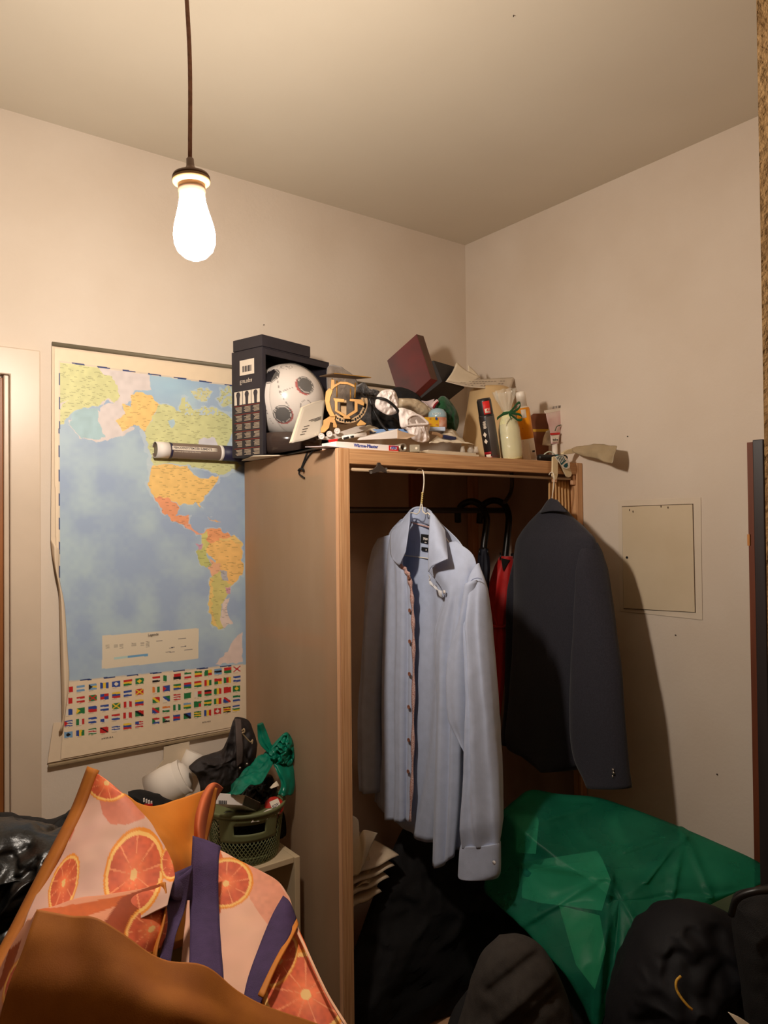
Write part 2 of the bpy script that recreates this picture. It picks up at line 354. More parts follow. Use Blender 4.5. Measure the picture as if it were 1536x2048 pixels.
LAND = [
 ('w', z3([(145, 240), (700, 290), (800, 330), (820, 430), (700, 450), (640, 540), (600, 560), (640, 700), (760, 740), (700, 720), (560, 790), (420, 815), (290, 790), (210, 690), (240, 600), (440, 590), (480, 520), (540, 535), (145, 560)]), (214, 202, 200)),
 ('t', z3([(235, 600), (330, 575), (430, 580), (430, 680), (470, 785), (400, 800), (300, 790), (215, 690)]), (150, 190, 200)),
 ('g', z3([(140, 225), (430, 245), (440, 310), (520, 340), (570, 400), (580, 500), (545, 535), (500, 500), (460, 520), (430, 560), (330, 570), (240, 590), (190, 660), (140, 700), (140, 570), (200, 520), (240, 500), (140, 540)]), (206, 206, 134)),
 ('g', z3([(870, 540), (960, 555), (1020, 605), (1030, 500), (1080, 490), (1130, 600), (1200, 560), (1300, 580), (1400, 640), (1430, 700), (1370, 850), (1300, 870), (1480, 990), (1400, 1030), (1310, 1060), (1150, 1000), (1000, 985), (820, 985), (800, 880), (765, 750)]), (204, 206, 136)),
 ('g', z3([(1100, 440), (1180, 420), (1250, 450), (1230, 520), (1150, 510)]), (206, 206, 150)), ('g', z3([(1330, 430), (1430, 390), (1500, 380), (1500, 540), (1340, 560), (1300, 500)]), (200, 202, 140)),
 ('l', z3([(940, 670), (980, 655), (1000, 690), (960, 710)]), (160, 194, 210)), ('l', z3([(1150, 830), (1200, 790), (1290, 790), (1310, 850), (1250, 885), (1180, 880)]), (206, 204, 214)),
 ('a', z3([(665, 480), (740, 455), (800, 470), (870, 545), (765, 745), (730, 700), (690, 690), (600, 748), (580, 710), (555, 660), (620, 612), (600, 540), (665, 560)]), (246, 194, 96)),
 ('u', z3([(815, 985), (1080, 1000), (1130, 1060), (1200, 1090), (1310, 1065), (1285, 1125), (1225, 1190), (1180, 1255), (1175, 1310), (1135, 1265), (1020, 1278), (960, 1240), (840, 1215), (800, 1150), (790, 1060)]), (246, 196, 92)),
 ('m', z3([(840, 1215), (960, 1240), (1010, 1290), (1005, 1360), (1060, 1372), (1095, 1350), (1075, 1420), (1000, 1412), (930, 1365), (880, 1285)]), (238, 144, 82)),
 ('c', z3([(1050, 1412), (1100, 1425), (1135, 1470), (1200, 1490), (1190, 1500), (1120, 1480)]), (232, 150, 110)),
 ('c', z3([(1230, 1370), (1300, 1395), (1330, 1400), (1290, 1405)]), (222, 170, 110)),
 ('v', z3([(1180, 1500), (1220, 1465), (1300, 1455), (1380, 1490), (1420, 1540), (1440, 1600), (1250, 1600), (1180, 1570)]), (240, 150, 76)),
 ('e', z3([(1180, 1500), (1225, 1475), (1230, 1550), (1260, 1640), (1170, 1640)]), (206, 200, 96)),
 ('y', z4([(1320, 0), (1420, -40), (1480, 20), (1480, 80), (1340, 40)]), (236, 196, 100)),
 ('b', z4([(1215, 100), (1230, 40), (1290, 20), (1400, 0), (1480, 60), (1480, 260), (1385, 350), (1365, 310), (1310, 220), (1280, 150)]), (245, 188, 84)),
 ('p', z4([(1150, 60), (1215, 50), (1220, 110), (1250, 190), (1230, 210), (1190, 190), (1160, 140)]), (186, 190, 90)),
 ('q', z4([(1140, 30), (1185, 25), (1190, 55), (1160, 70)]), (196, 140, 170)), ('o', z4([(1245, 140), (1310, 180), (1325, 240), (1265, 275), (1240, 220)]), (236, 170, 120)),
 ('s', z4([(1240, 270), (1310, 235), (1390, 330), (1395, 370), (1345, 430), (1320, 500), (1310, 560), (1335, 640), (1300, 655), (1255, 620), (1235, 480)]), (208, 196, 96)),
 ('d', z4([(1240, 270), (1260, 280), (1262, 560), (1300, 650), (1255, 610), (1236, 480)]), (236, 196, 90)),
 ('r', z4([(1312, 222), (1370, 240), (1378, 300), (1335, 285)]), (170, 170, 180)), ('j', z4([(1360, 350), (1395, 345), (1392, 385), (1365, 385)]), (206, 140, 160)),
 ('n', z4([(1345, 430), (1385, 420), (1370, 560), (1420, 600), (1335, 650), (1310, 570)]), (222, 200, 190)),
 ('x', z4([(1290, 905), (1340, 850), (1380, 790), (1440, 700), (1480, 680), (1480, 900)]), (226, 200, 190)),
]
def pip(x, y, poly):
    ins = np.zeros(x.shape, bool); n = len(poly); j = n-1
    for i in range(n):
        xi, yi = poly[i]; xj, yj = poly[j]
        c = ((yi > y) != (yj > y)) & (x < (xj-xi)*(y-yi)/((yj-yi) if yj != yi else 1e-9)+xi); ins ^= c; j = i
    return ins
def vnoise(x, y, s, seed):
    rs = np.random.RandomState(seed); T = rs.rand(128, 128); X_ = x/s+500; Y_ = y/s+500; i = np.floor(X_).astype(int); j = np.floor(Y_).astype(int); f = X_-i; g = Y_-j; f = f*f*(3-2*f); g = g*g*(3-2*g)
    q = lambda a, b: T[a % 128, b % 128]
    return (q(i, j)*(1-f)+q(i+1, j)*f)*(1-g)+(q(i, j+1)*(1-f)+q(i+1, j+1)*f)*g
FL = {'r': (198, 44, 44), 'w': (226, 214, 196), 'b': (52, 76, 150), 'g': (40, 118, 66), 'y': (236, 196, 60), 'k': (30, 28, 32), 'l': (120, 160, 196), 'o': (226, 130, 60), 'n': (120, 40, 40)}
AM = [['v:wr', 'h:lwl', 'f:lyl,tk', 'v:byb', 's:b,dw', 'h:ryg', 's:g,dy'], ['v:wr', 'h:rwr', 's:g,xr', 'q:brrb', 'h:ybr', 'h:bwb', 's:r,xy'],
      ['v:wb', 's:g,ty', 'h:br', 'h:bwb', 's:g,xy', 'v:rwr', 'h:ybr'], ['h:bwbwb,tr', 'v:gwr', 'h:bwb', 'q:wrbw', 'h:rwb', 'v:rwr', 'd:gkr'],
      ['s:l,dk', 'v:byg', 'h:gwrwg', 's:r,Dk', 'h:wbwbw', 'h:ybr', 'h:rwrwr,cb']]
AF = [['h:rwk', 'v:gw', 'h:rk', 'h:gwr', 'h:gyr', 'q:gygr', 'h:lkl', 'h:rg', 's:w,xr'], ['v:owg', 's:b,tr', 'h:gyb', 'h:rbg', 'h:ryg', 'v:ryg', 'q:rrgy', 'v:gry', 'h:bwb'],
      ['d:gyr', 'd:wbg', 'h:rwrwr', 's:g', 'q:wrwg', 'h:krg', 'v:gyr', 's:r', 's:g,dy'], ['d:brg', 'h:owg', 'v:gwg', 'h:lyg', 's:g,er', 'h:gyg', 'v:gyr', 'd:brw', 'h:gwb'],
      ['h:rwb,tg', 'h:rwk,tg', 'h:brb', 'd:gkb', 'h:gygyg', 'v:byr', 's:r,dw', 'h:kyryk', 'h:bwgy']]
def flagcol(code, u, v):
    c = code.split(','); k, s = c[0].split(':'); n = len(s)
    if k in 'hf': r = s[min(n-1, int(v*n))]
    elif k == 'v': r = s[min(n-1, int(u*n))]
    elif k == 'd': t = u+1-v; r = s[0] if t < .8 else (s[1] if t < 1.25 else s[2])
    elif k == 'q': r = s[(1 if u > .5 else 0)+(2 if v > .5 else 0)]
    else: r = s
    if len(c) > 1:
        e, x = c[1][0], c[1][1]
        if e == 't' and u < .5-abs(v-.5): r = x
        if e == 'd' and (abs(u-.5)/.3+abs(v-.5)/.36) < 1: r = x
        if e == 'x' and abs(abs(u-.5)-abs(v-.5)) < .12: r = x
        if e == 'c' and u < .45 and v < .5: r = x
        if e == 'D' and abs(u-v) < .12: r = x
        if e == 'e' and u > .65 and v > .4: r = x
    return lin(FL[r])
def mapprint(px, py):
    rgb = np.zeros((px.size, 3)); n1 = vnoise(px, py, 42, 1); n2 = vnoise(px, py, 9, 2); n3 = vnoise(px, py, 3.2, 3)
    oc = np.array(lin((156, 174, 200))); oc2 = np.array(lin((176, 196, 206))); t = np.clip(n1*1.3-.2+(n2-.5)*.35, 0, 1)[:, None]
    rgb[:] = oc*(1-t)+oc2*t
    arc = np.clip(1-np.hypot((px-340)/110, (py-770)/60), 0, 1)[:, None]; rgb = rgb*(1-arc*.6)+np.array(lin((160, 200, 222)))*arc*.6
    dx = (vnoise(px, py, 8, 4)-.5)*7; dy = (vnoise(px, py, 8, 5)-.5)*7
    shelf = np.zeros(px.size, bool)
    for k, poly, c in LAND:
        if k in 'gumcvebypsd':
            cx = sum(a for a, b in poly)/len(poly); cy = sum(b for a, b in poly)/len(poly)
            m = pip(cx+(px+dx*1.5-cx)*.93, cy+(py+dy*1.5-cy)*.95, poly); rgb[m] = rgb[m]*.45+np.array(lin((196, 208, 214)))*.55
    for k, poly, c in LAND:
        m = pip(px+dx*(.4 if k in 'axr' else 1), py+dy, poly)
        isl = (k == 'g') & (px > 370) & (py < 830) & (n3 > .62); m &= ~isl
        cc = .80*np.array(lin(c))+.20*np.array(lin((214, 206, 196))); rgb[m] = cc*(0.93+.14*n2[m][:, None])
        if k not in 'wtlx':
            r1 = np.floor(py/3.1).astype(int); r2 = np.floor(px/5.7+r1*.37).astype(int); hsh = ((r1*7349+r2*9151+(r1*r2) % 97*31) % 101)/101.0
            ink_ = m & ((py/3.1-r1) < .34) & (hsh < .2); rgb[ink_] *= .55
    # dashed frame of the map
    def seg(x0, y0, x1, y1, w, n, c=(44, 60, 110)):
        t = ((px-x0)*(x1-x0)+(py-y0)*(y1-y0))/((x1-x0)**2+(y1-y0)**2); dd = np.abs((px-x0)*(y1-y0)-(py-y0)*(x1-x0))/math.hypot(x1-x0, y1-y0)
        m = (t >= 0) & (t <= 1) & (dd < w); rgb[m] = np.array(lin((214, 198, 178))); rgb[m & (np.floor(t*n) % 2 == 1)] = np.array(lin(c))
    top_y = 724.5+(px-118)*.1385; bot_y = 1364+(px-137)*-.098
    paperc = np.array(lin((232, 210, 180)))
    out = (py < top_y) | (px < 119) | (py > bot_y); rgb[out] = paperc*(0.98+.04*n2[out][:, None])
    seg(118, 722.5, 500, 776, 1.3, 15); seg(118.5, 722, 119, 1180, 1.2, 19); seg(137, 1363, 486, 1329, 1.2, 15)
    # legend box
    lg = z4([(455, 700), (1162, 645), (1157, 868), (453, 943)]); m = pip(px, py, lg); rgb[m] = np.array(lin((222, 208, 184)))
    def strip(q, c): mm = pip(px, py, z4(q)); rgb[mm] = np.array(lin(c))
    strip([(540, 858), (790, 832), (790, 848), (540, 874)], (110, 160, 196)); strip([(540, 858), (640, 848), (640, 864), (540, 874)], (180, 206, 200))
    for q in [(945, 788, 985), (1030, 779, 1068), (918, 820, 985), (1055, 803, 1115), (1010, 722, 1068), (850, 738, 895)]:
        strip([(q[0], q[1]), (q[2], q[1]-5), (q[2], q[1]-1), (q[0], q[1]+4)], (70, 70, 84))
    for (x, y, w_, h_) in [(478, 770, 30, 30), (540, 765, 28, 30), (580, 762, 28, 44), (670, 755, 34, 34), (735, 750, 26, 30), (775, 744, 24, 46)]:
        for k in range(h_//9): strip([(x, y+k*9), (x+w_, y+k*9-2), (x+w_, y+k*9+2), (x, y+k*9+4)], (150, 140, 126))
    # flags
    def flags(tab, xs, ys, dxr, dyr, w, h, shear, first):
        for r in range(5):
            for c in range(len(xs)):
                cx = 120+(xs[c]+dxr*r)*.2474; cy = 1320+(ys[c]+dyr[c]*r)*.2474; u = (px-cx)/w+.5; v = (py-cy-shear*(px-cx))/h+.5
                m = np.where((u >= 0) & (u < 1) & (v >= 0) & (v < 1))[0]
                for i in m: rgb[i] = flagcol(tab[r][c], u[i], v[i])
                mm = (u >= 0) & (u < .6) & (v > 1.12) & (v < 1.2); rgb[mm] *= .6
    flags(AM, [70, 167, 265, 360, 455, 548, 643], [240, 230, 217, 206, 194, 183, 171], -.6, [91, 90, 90, 90, 89, 88, 87], 16.6, 11.8, -.1, 0)
    flags(AF, [778, 862, 948, 1033, 1117, 1198, 1278, 1355, 1430], [156, 147, 134, 124, 113, 103, 93, 83, 73], -1.2, [84, 83.5, 83, 82, 81.5, 81, 80, 79.5, 79], 14.6, 11.6, -.1, 0)
    return rgb
def big_print():
    x0, x1, zt, zb = -1.556, -.935, 2.04, .915; st = .00155; nx = int((x1-x0)/st); nz = int((zt-zb)/st)
    gx, gz = np.meshgrid(np.linspace(x0, x1, nx), np.linspace(zt, zb, nz)); wob = .0012*np.sin(gz*9)*np.cos(gx*7)
    P = np.stack([gx, -.0085+wob, gz], -1).reshape(-1, 3); d = P-CAM; z = d@FW; px = 768+FOC*(d@RT)/z; py = 1024-FOC*(d@UP)/z
    lx = np.interp(py, [690, 1140, 1151, 1217, 1362, 1440, 1457, 1500], [105, 112, 117, 129, 136, 128, 125, 122])
    ok = (px >= lx).reshape(nz, nx); I = np.arange(nz*nx).reshape(nz, nx); q = ok[:-1, :-1] & ok[1:, :-1]
    F = np.stack([I[:-1, :-1], I[1:, :-1], I[1:, 1:], I[:-1, 1:]], -1)[q]
    me = bpy.data.meshes.new('map_print'); o0 = wloc(mapthing); V = P-o0
    me.vertices.add(len(V)); me.vertices.foreach_set('co', V.astype(np.float32).ravel())
    me.loops.add(F.size); me.loops.foreach_set('vertex_index', F.astype(np.int32).ravel())
    me.polygons.add(len(F)); me.polygons.foreach_set('loop_start', np.arange(0, F.size, 4, dtype=np.int32)); me.polygons.foreach_set('loop_total', np.full(len(F), 4, np.int32))
    me.update(); me.validate(); setprint(me, mapprint(px, py)); fin('map_print', me, M('map_print_gloss', (255, 255, 255), .45, 0.0, attr=True), mapthing, o0)
big_print()
cr = [(102, 1080), (104, 1107), (110, 1135), (118, 1184), (121, 1300), (124, 1444), (118, 1462)]; rr = [(119, 1100), (118, 1130), (119, 1160), (129, 1210), (135, 1300), (138, 1365), (126, 1464)]
patch('curled_margin', [[Y(a[0], a[1], -.007), Y((a[0]+b[0])/2-1, (a[1]+b[1])/2, -.022), Y(b[0], b[1], -.014)] for a, b in zip(cr, rr)], paper, mapthing, 10, 30, .0006)
rx = (1, 0, 0)
text('Legende', .0095, Y(296, 1272, -.0105), rx, UZ, ink, mapthing, 'legend_title')
text('A M E R I K A', .0056, Y(203, 1479, -.0105), rx, UZ, ink, mapthing, 'caption')
text('A F R I K A', .0056, Y(405, 1446, -.0105), rx, UZ, ink, mapthing, 'caption')

# ================================================================== wardrobe
WX, WY, WZ = -.9938, -.566, 1.749
wr = thing('wardrobe', (-.5, -.29, 0), 'open pine and plywood wardrobe with frosted side panel in the corner', 'wardrobe')
def wb(name, mat, *b, bevel=.0015): mb = MB(); mb.box(*b); return mb.build(name, mat, wr, bevel=bevel)
pz = 1.732
wb('front_post', ply, WX+.002, WX+.034, WY, WY+.03, 0, WZ-.001); wb('front_post', ply, -.034, -.003, WY, WY+.03, 0, WZ-.001)
wb('rear_post', pine, WX+.002, WX+.03, -.062, -.032, 0, pz); wb('rear_post', pine, -.034, -.003, -.062, -.032, 0, pz)
wb('side_stile', pine, WX+.002, WX+.018, WY+.03, WY+.075, 0, pz); wb('side_stile', pine, WX+.002, WX+.018, -.095, -.062, 0, pz)
wb('side_rail', pine, WX+.002, WX+.018, WY+.075, -.095, pz-.05, pz); wb('side_rail', pine, WX+.002, WX+.018, WY+.075, -.095, 1.21, 1.248); wb('side_rail', pine, WX+.002, WX+.018, WY+.075, -.095, .05, .1)
wb('front_edge_strip', pine, WX-.004, WX+.002, WY, WY+.012, 0, WZ-.002)
wb('side_panel', film, WX-.002, WX+.001, WY+.012, -.03, 0.01, WZ-.002, bevel=0)
wb('side_panel', backwood, -.003, -.001, WY+.03, -.03, 0.01, pz, bevel=0)
wb('top_rail', plyh, WX+.034, -.034, WY+.001, WY+.024, 1.708, WZ-.001)
wb('top_board', pine, WX+.002, -.003, WY+.03, -.028, WZ-.017, WZ)
wb('back_panel', backwood, WX+.002, -.003, -.03, -.024, 0, pz, bevel=0)
wb('back_batten', redwood, -.33, -.275, -.05, -.03, 0, pz)
wb('bottom_board', pine, WX+.034, -.034, WY+.03, -.062, .05, .07)
mb = MB(); mb.cyl((WX+.034, -.553, 1.694), (-.034, -.553, 1.694), .0045, seg=10); mb.build('curtain_rod', M('tan_rod', (178, 150, 118), .5, .05), wr)
rz_ = Y(850, 1020.5, -.22)[2]; mb = MB(); mb.cyl((WX+.018, -.22, rz_), (-.003, -.22, rz_), .0105, seg=14); mb.build('hanging_rail', dsteel, wr)

# ================================================================== on top of the wardrobe
# --- football in its black display box
A15 = math.radians(15); bf_ = np.array([math.cos(A15), math.sin(A15), 0]); bb_ = np.array([-math.sin(A15), math.cos(A15), 0])
BO = np.array([-1.040, -.238, WZ+.004]); BW, BDp, BH = .29, .135, .318
bp = lambda a, b, h: BO+bf_*a+bb_*b+UZ*h
carton = M('black_carton', (44, 40, 46), 0.45, 0.12, 12, spec=.4); cartin = M('carton_inside', (70, 62, 58), 0.6, 0.1, 8)
fb = thing('ball_box', bp(BW/2, BDp/2, 0), 'open black cardboard display box holding a football', 'box')
def slab(name, a0, a1, b0, b1, h0, h1, mat, par=fb, bevel=.0012):
    mb = MB(); mb.hexa([bp(a0, b0, h0), bp(a1, b0, h0), bp(a1, b1, h0), bp(a0, b1, h0)], [bp(a0, b0, h1), bp(a1, b0, h1), bp(a1, b1, h1), bp(a0, b1, h1)]); return mb.build(name, mat, par, bevel=bevel)
slab('side_panel', 0, .004, 0, BDp, 0, BH, carton); slab('side_panel', BW-.004, BW, 0, BDp, 0, BH, carton)
slab('back_panel', .004, BW-.004, BDp-.003, BDp, 0, BH, cartin); slab('bottom_panel', .004, BW-.004, .003, BDp-.003, 0, .004, carton)
slab('top_panel', .004, BW-.004, 0, BDp-.003, BH-.004, BH-.0002, carton)
slab('front_frame', .004, .014, 0, .0025, .004, BH-.004, carton); slab('front_frame', BW-.012, BW-.004, 0, .0025, .004, BH-.004, carton); slab('front_frame', .014, BW-.012, 0, .0025, BH-.022, BH-.004, carton)
slab('lid_flap', -.003, .20, -.003, BDp-.01, BH, BH+.034, carton)
# printing on the side of the box
leftn = -bf_
def sidept(v, h, o=.0006): return bp(-o, v, h)
lbl = M('label_white', (226, 212, 194), .6, .03)
def sideq(name, v0, v1, h0, h1, mat, o=.0004, kind=None):
    mb = MB(); mb.hexa([sidept(v0, h0, 0), sidept(v1, h0, 0), sidept(v1, h1, 0), sidept(v0, h1, 0)], [sidept(v0, h0, o), sidept(v1, h0, o), sidept(v1, h1, o), sidept(v0, h1, o)]); return mb.build(name, mat, fb, kind=kind)
sideq('price_label', .035, .098, .243, .288, lbl)
mb = MB()
for k in range(9):
    w = .0018+.0012*((k*7) % 3); v = .046+k*.0044; mb.hexa([sidept(v, .252, .0004), sidept(v+w, .252, .0004), sidept(v+w, .270, .0004), sidept(v, .270, .0004)], [sidept(v, .252), sidept(v+w, .252), sidept(v+w, .270), sidept(v, .270)])
mb.build('barcode', ink, fb, kind='stuff')
for k in range(3):
    v = .012+k*.038; sideq('photo_print', v, v+.035, .156, .196, lbl)
    mb = MB(); c = sidept(v+.0175, .182, .0005)
    mb.prism([c+bb_*x*.9+UZ*z for x, z in [(-.006, -.026), (.006, -.026), (.007, -.006), (.010, .004), (.007, .011), (0, .013), (-.007, .011), (-.010, .004), (-.007, -.006)]], -bf_*.0004); mb.build('pictured_boot', ink, fb)
txt = M('print_grey', (176, 158, 138), .7, .02); rdl = M('print_dark_red', (112, 44, 36), .7, .03)
mb = MB(); mr = MB()
for r in range(6):
    h0 = .148-r*.0255
    mr.hexa([sidept(.012, h0+.003, .0002), sidept(.124, h0+.003, .0002), sidept(.124, h0+.0055, .0002), sidept(.012, h0+.0055, .0002)], [sidept(.012, h0+.003, .0005), sidept(.124, h0+.003, .0005), sidept(.124, h0+.0055, .0005), sidept(.012, h0+.0055, .0005)])
    for c in range(3):
        for l in range(5):
            v = .014+c*.038; w = .029-.011*rnd.random(); h = h0-.001-l*.0036
            mb.hexa([sidept(v, h, .0002), sidept(v+w, h, .0002), sidept(v+w, h+.0019, .0002), sidept(v, h+.0019, .0002)], [sidept(v, h), sidept(v+w, h), sidept(v+w, h+.0019), sidept(v, h+.0019)])
mb.build('printed_text', txt, fb, kind='stuff'); mr.build('printed_rules', rdl, fb, kind='stuff')
text('Europa', .019, sidept(.037, .222, .0007), bb_, -UZ, lbl, fb, 'printed_name', align='LEFT', warp=lambda v: sidept(.098-v[0]*1.0, .228-v[1], .0007))
# ball
BR = .112; BC = bp(.119, .019, .174)
def hit(px, py):
    d = ray(px, py); o = CAM-BC; b = o@d; a = d@d; c = o@o-BR*BR; q = b*b-a*c; t = (-b-math.sqrt(max(q, 0)))/a; n = o+d*t; return n/np.linalg.norm(n)
ball_discs = [(hit(612, 769), .25, (1.0, -.35)), (hit(565, 829), .245, (.8, .8)), (hit(541, 751), .25, None)]
def seamdist(n, path):
    d = np.full(len(n), 9.0)
    for a, b in zip(path[:-1], path[1:]):
        for t in np.linspace(0, 1, 14):
            q = a*(1-t)+b*t; q = q/np.linalg.norm(q); d = np.minimum(d, np.arccos(np.clip(n@q, -1, 1)))
    return d
def make_ball():
    nu, nv = 190, 130; mb = MB(); mb.sphere((0, 0, 0), BR, nu, nv); V = np.array(mb.v); me = bpy.data.meshes.new('football'); me.from_pydata(mb.v, [], mb.f); me.update(); me.polygons.foreach_set('use_smooth', [True]*len(mb.f))
    n = V/np.linalg.norm(V, axis=1)[:, None]; c = np.tile(np.array(lin((222, 212, 204))), (len(n), 1))
    dk = np.array(lin((40, 37, 40)))
    for path in ([(556, 722), (555, 760), (560, 786), (573, 806), (578, 812)], [(560, 785), (585, 775)], [(524, 790), (531, 815), (545, 846)], [(600, 850), (625, 845), (640, 825)]):
        d = seamdist(n, [hit(*q) for q in path]); c[d < .011] = lin((110, 100, 98))
    for pc, rr_ in ((hit(573, 733), .15), (hit(612, 812), .16)):
        ang = np.arccos(np.clip(n@pc, -1, 1)); m = (np.abs(ang-rr_) < .008); c[m] = lin((120, 112, 108))
    pc = hit(574, 733); ang = np.arccos(np.clip(n@pc, -1, 1)); up = (UZ-pc*(UZ@pc)); up /= np.linalg.norm(up); rt = np.cross(up, pc)
    u = n@rt; v = n@up; s_ = (np.abs(np.hypot(u+.01, v-.02)-.035) < .008) & (u < .02) | (np.abs(np.hypot(u-.03, v+.01)-.035) < .008) & (u > .0) & (v < .02); c[(ang < .1) & s_] = lin((60, 55, 55))
    for q, r, cres in ball_discs:
        ang = np.arccos(np.clip(n@q, -1, 1))
        if cres:
            up = UZ-q*(UZ@q); up /= np.linalg.norm(up); rt = np.cross(q, up)*-1; sh = q+(rt*-cres[0] if cres[1] < 0 else rt*.6)*.045+up*(-.03); sh /= np.linalg.norm(sh)
            c[np.arccos(np.clip(n@sh, -1, 1)) < r+.012] = lin((172, 40, 34))
        c[ang < r+.006] = dk; c[ang < r-.022] = lin((214, 204, 196)); c[ang < r-.036] = dk
    setprint(me, c); o = fin('football', me, M('ball_skin', (255, 255, 255), .28, 0.0, attr=True, coat=.4), None, BC, 'silver-white football with large black discs inside the open box', 'football')
make_ball()
clear = M('clear_plastic', (230, 224, 216), 0.08, 0.0, spec=.6, transp=0.86)
tint = M('smoked_plastic', (74, 60, 54), 0.16, 0.08, spec=.6, transp=0.12)
mb = MB(); mb.lathe([(.078, 0), (.092, .012), (.098, .035), (.1, .06), (.094, .062), (.09, .035)], bp(.119, .012, .006), UZ, 30, ref=bf_); mb.build('ball_cradle', tint, fb)
mb = MB(); mb.hexa([bp(.014, .001, .17), bp(.278, .001, .17), bp(.278, .0022, .17), bp(.014, .0022, .17)], [bp(.014, .001, BH-.022), bp(.278, .001, BH-.022), bp(.278, .0022, BH-.022), bp(.014, .0022, BH-.022)])
def dome():
    m = MB(); q = -bb_
    m.lathe([(BR*1.035*math.sin(a), BR*1.035*math.cos(a)) for a in np.linspace(1.25, .02, 12)], BC, q, 32, ref=bf_); return m
dome().build('clear_dome', clear, fb)
# black plastic tray under the ball, poking out in front of the box
mb = MB(); tr = [Z(545, 917), Z(640, 897), bp(.25, -.002, -.002), bp(.03, -.002, -.002)]
tb = [np.array([p[0], p[1], WZ+.001]) for p in tr]; tt = [p+UZ*.006 for p in tb]; mb.hexa(tb, tt); mb.build('display_tray', black, label='flat black plastic tray sticking out below the football', cat='tray', bevel=.002)
# card under the box
mb = MB(); q = [np.array([-1.06, -.215, WZ+.0008]), np.array([-.98, -.3, WZ+.0008]), np.array([-.86, -.12, WZ+.0008]), np.array([-1.02, -.06, WZ+.0008])]; mb.prism(q, UZ*.002); mb.build('cardboard_sheet', cream, label='crumpled beige cardboard sheet under the ball box corner', cat='cardboard')

# --- poster tube
tubem = M('tube_card', (122, 104, 92), 0.4, 0.05); navy = M('navy_print', (44, 40, 66), .5, .05)
TY, TZ, TR = -.028, WZ+.0245, .0235
pt_ = thing('poster_tube', (-1.0, TY, WZ), 'round cardboard poster tube with a printed grey label lying against the map', 'poster tube')
xe = Y(310, 908, TY)[0]
mb = MB(); mb.lathe([(TR-.002, .004), (TR-.002, 0), (TR, 0), (TR, .40), (TR-.002, .40), (TR-.002, .39)], (xe, TY, TZ), (1, 0, 0), 32); mb.build('tube_body', tubem, pt_)
mb = MB(); mb.lathe([(.0005, .012), (TR-.002, .012), (TR-.0005, 0), (TR+.0006, 0), (TR+.0006, Y(336, 908, TY)[0]-xe)], (xe-.0005, TY, TZ), (1, 0, 0), 32); mb.build('end_cap', white, pt_)
for a, b, m_ in ((337, 341, navy), (437, 443, white), (443, 480, navy)):
    xa, xb = Y(a, 908, TY)[0], Y(b, 908, TY)[0]; mb = MB(); mb.lathe([(TR+.0002, 0), (TR+.0006, .0001), (TR+.0006, xb-xa), (TR+.0002, xb-xa+.0001)], (xa, TY, TZ), (1, 0, 0), 32); mb.build('printed_band', m_, pt_)
def tubewarp(x0, h0, s=1.0, o=.0008): return lambda v: (x0+v[0]*s, TY-(TR+o+max(v[2], 0))*math.cos(h0+v[1]/TR), TZ+(TR+o+max(v[2], 0))*math.sin(h0+v[1]/TR))
xa, xb = Y(344, 905, TY-.02)[0], Y(434, 905, TY-.02)[0]
mb = MB(); rings = []
for i in range(13):
    th = .02+i*.5/12; rings.append([tubewarp(0, 0, o=.0005)((x, th*TR, 0)) for x in np.linspace(xa, xb, 8)])
mb.loft(rings, False, False); mb.build('label_plate', lbl, pt_, solid=.0004)
text('PERIODENSYSTEM DER ELEMENTE', .0096, (0, 0, 0), rx, UZ, ink, pt_, 'label_text', bold=.0002, warp=lambda v: tubewarp(xa+.004, .16)((v[0]*(xb-xa-.008)/.162, v[1], v[2])))
text('Das Poster zur Chemie, mit allen Elementen', .005, (0, 0, 0), rx, UZ, lbl, pt_, 'label_text', warp=lambda v: tubewarp(xa+.006, -.24)((v[0]*.92, v[1], v[2])))

# --- pale booklet leaning against the ball
bk = [[Y(606, 815, -0.340), Y(628, 806, -0.325), Y(650, 800, -0.310)], [Y(595, 849, -0.365), Y(620, 843, -0.358), Y(646, 834, -0.350)], [Y(583, 886, -0.390), Y(612, 880, -0.390), Y(643, 868, -0.390)]]
bkt = thing('booklet', Y(612, 886, -.35), 'pale grey instruction booklet leaning against the football', 'booklet')
patch('cover', bk, greypaper, bkt, 10, 10, .003)
patch('pages', [[p+np.array([-.006, .002, 0]) for p in r] for r in bk], cream, bkt, 10, 10, .003)
mb = MB(); G = resurf(bk, 30, 30); dn = np.array([-.003, -.004, .0])
for (u0, u1, v) in [(13, 27, 14), (16, 27, 15.4), (20, 27, 16.8), (9, 15, 18), (8, 14, 20), (8, 13, 22), (7, 12, 24)]:
    a, b = G[int(v), u0]+dn, G[int(v), u1]+dn; mb.prism([a, b, b+UZ*.0014, a+UZ*.0014], dn*.1)
mb.build('printed_text', ink, bkt, kind='stuff')

# --- brass letter scale
sd = float((Y(690, 850, -.44)-CAM)@FW); SD = lambda x, y, o=0.0: D(x, y, sd+o)
z5 = lambda q: [(580+x*.14323, 720+y*.14323) for x, y in q]
ls = thing('letter_scale', SD(687, 866), 'antique brass letter scale with a curved arm and printed dial', 'scale')
def sp(name, q, th, off, mat, bevel=.0006): mb = MB(); mb.prism([SD(x, y, off) for x, y in z5(q)], FH*th); return mb.build(name, mat, ls, bevel=bevel)
sp('left_foot', [(430, 1020), (425, 960), (460, 900), (465, 840), (560, 780), (645, 770), (625, 830), (660, 920), (650, 950), (600, 940), (600, 880), (565, 870), (545, 950), (480, 1010)], .012, -.012, brass)
sp('right_foot', [(930, 900), (985, 830), (1065, 885), (1050, 905), (940, 920)], .012, -.012, brass)
arc = [(545, 390), (500, 440), (485, 560), (510, 690), (560, 790), (640, 790), (585, 700), (555, 590), (565, 520), (600, 420)]
sp('curved_arm', arc, .008, -.016, brass)
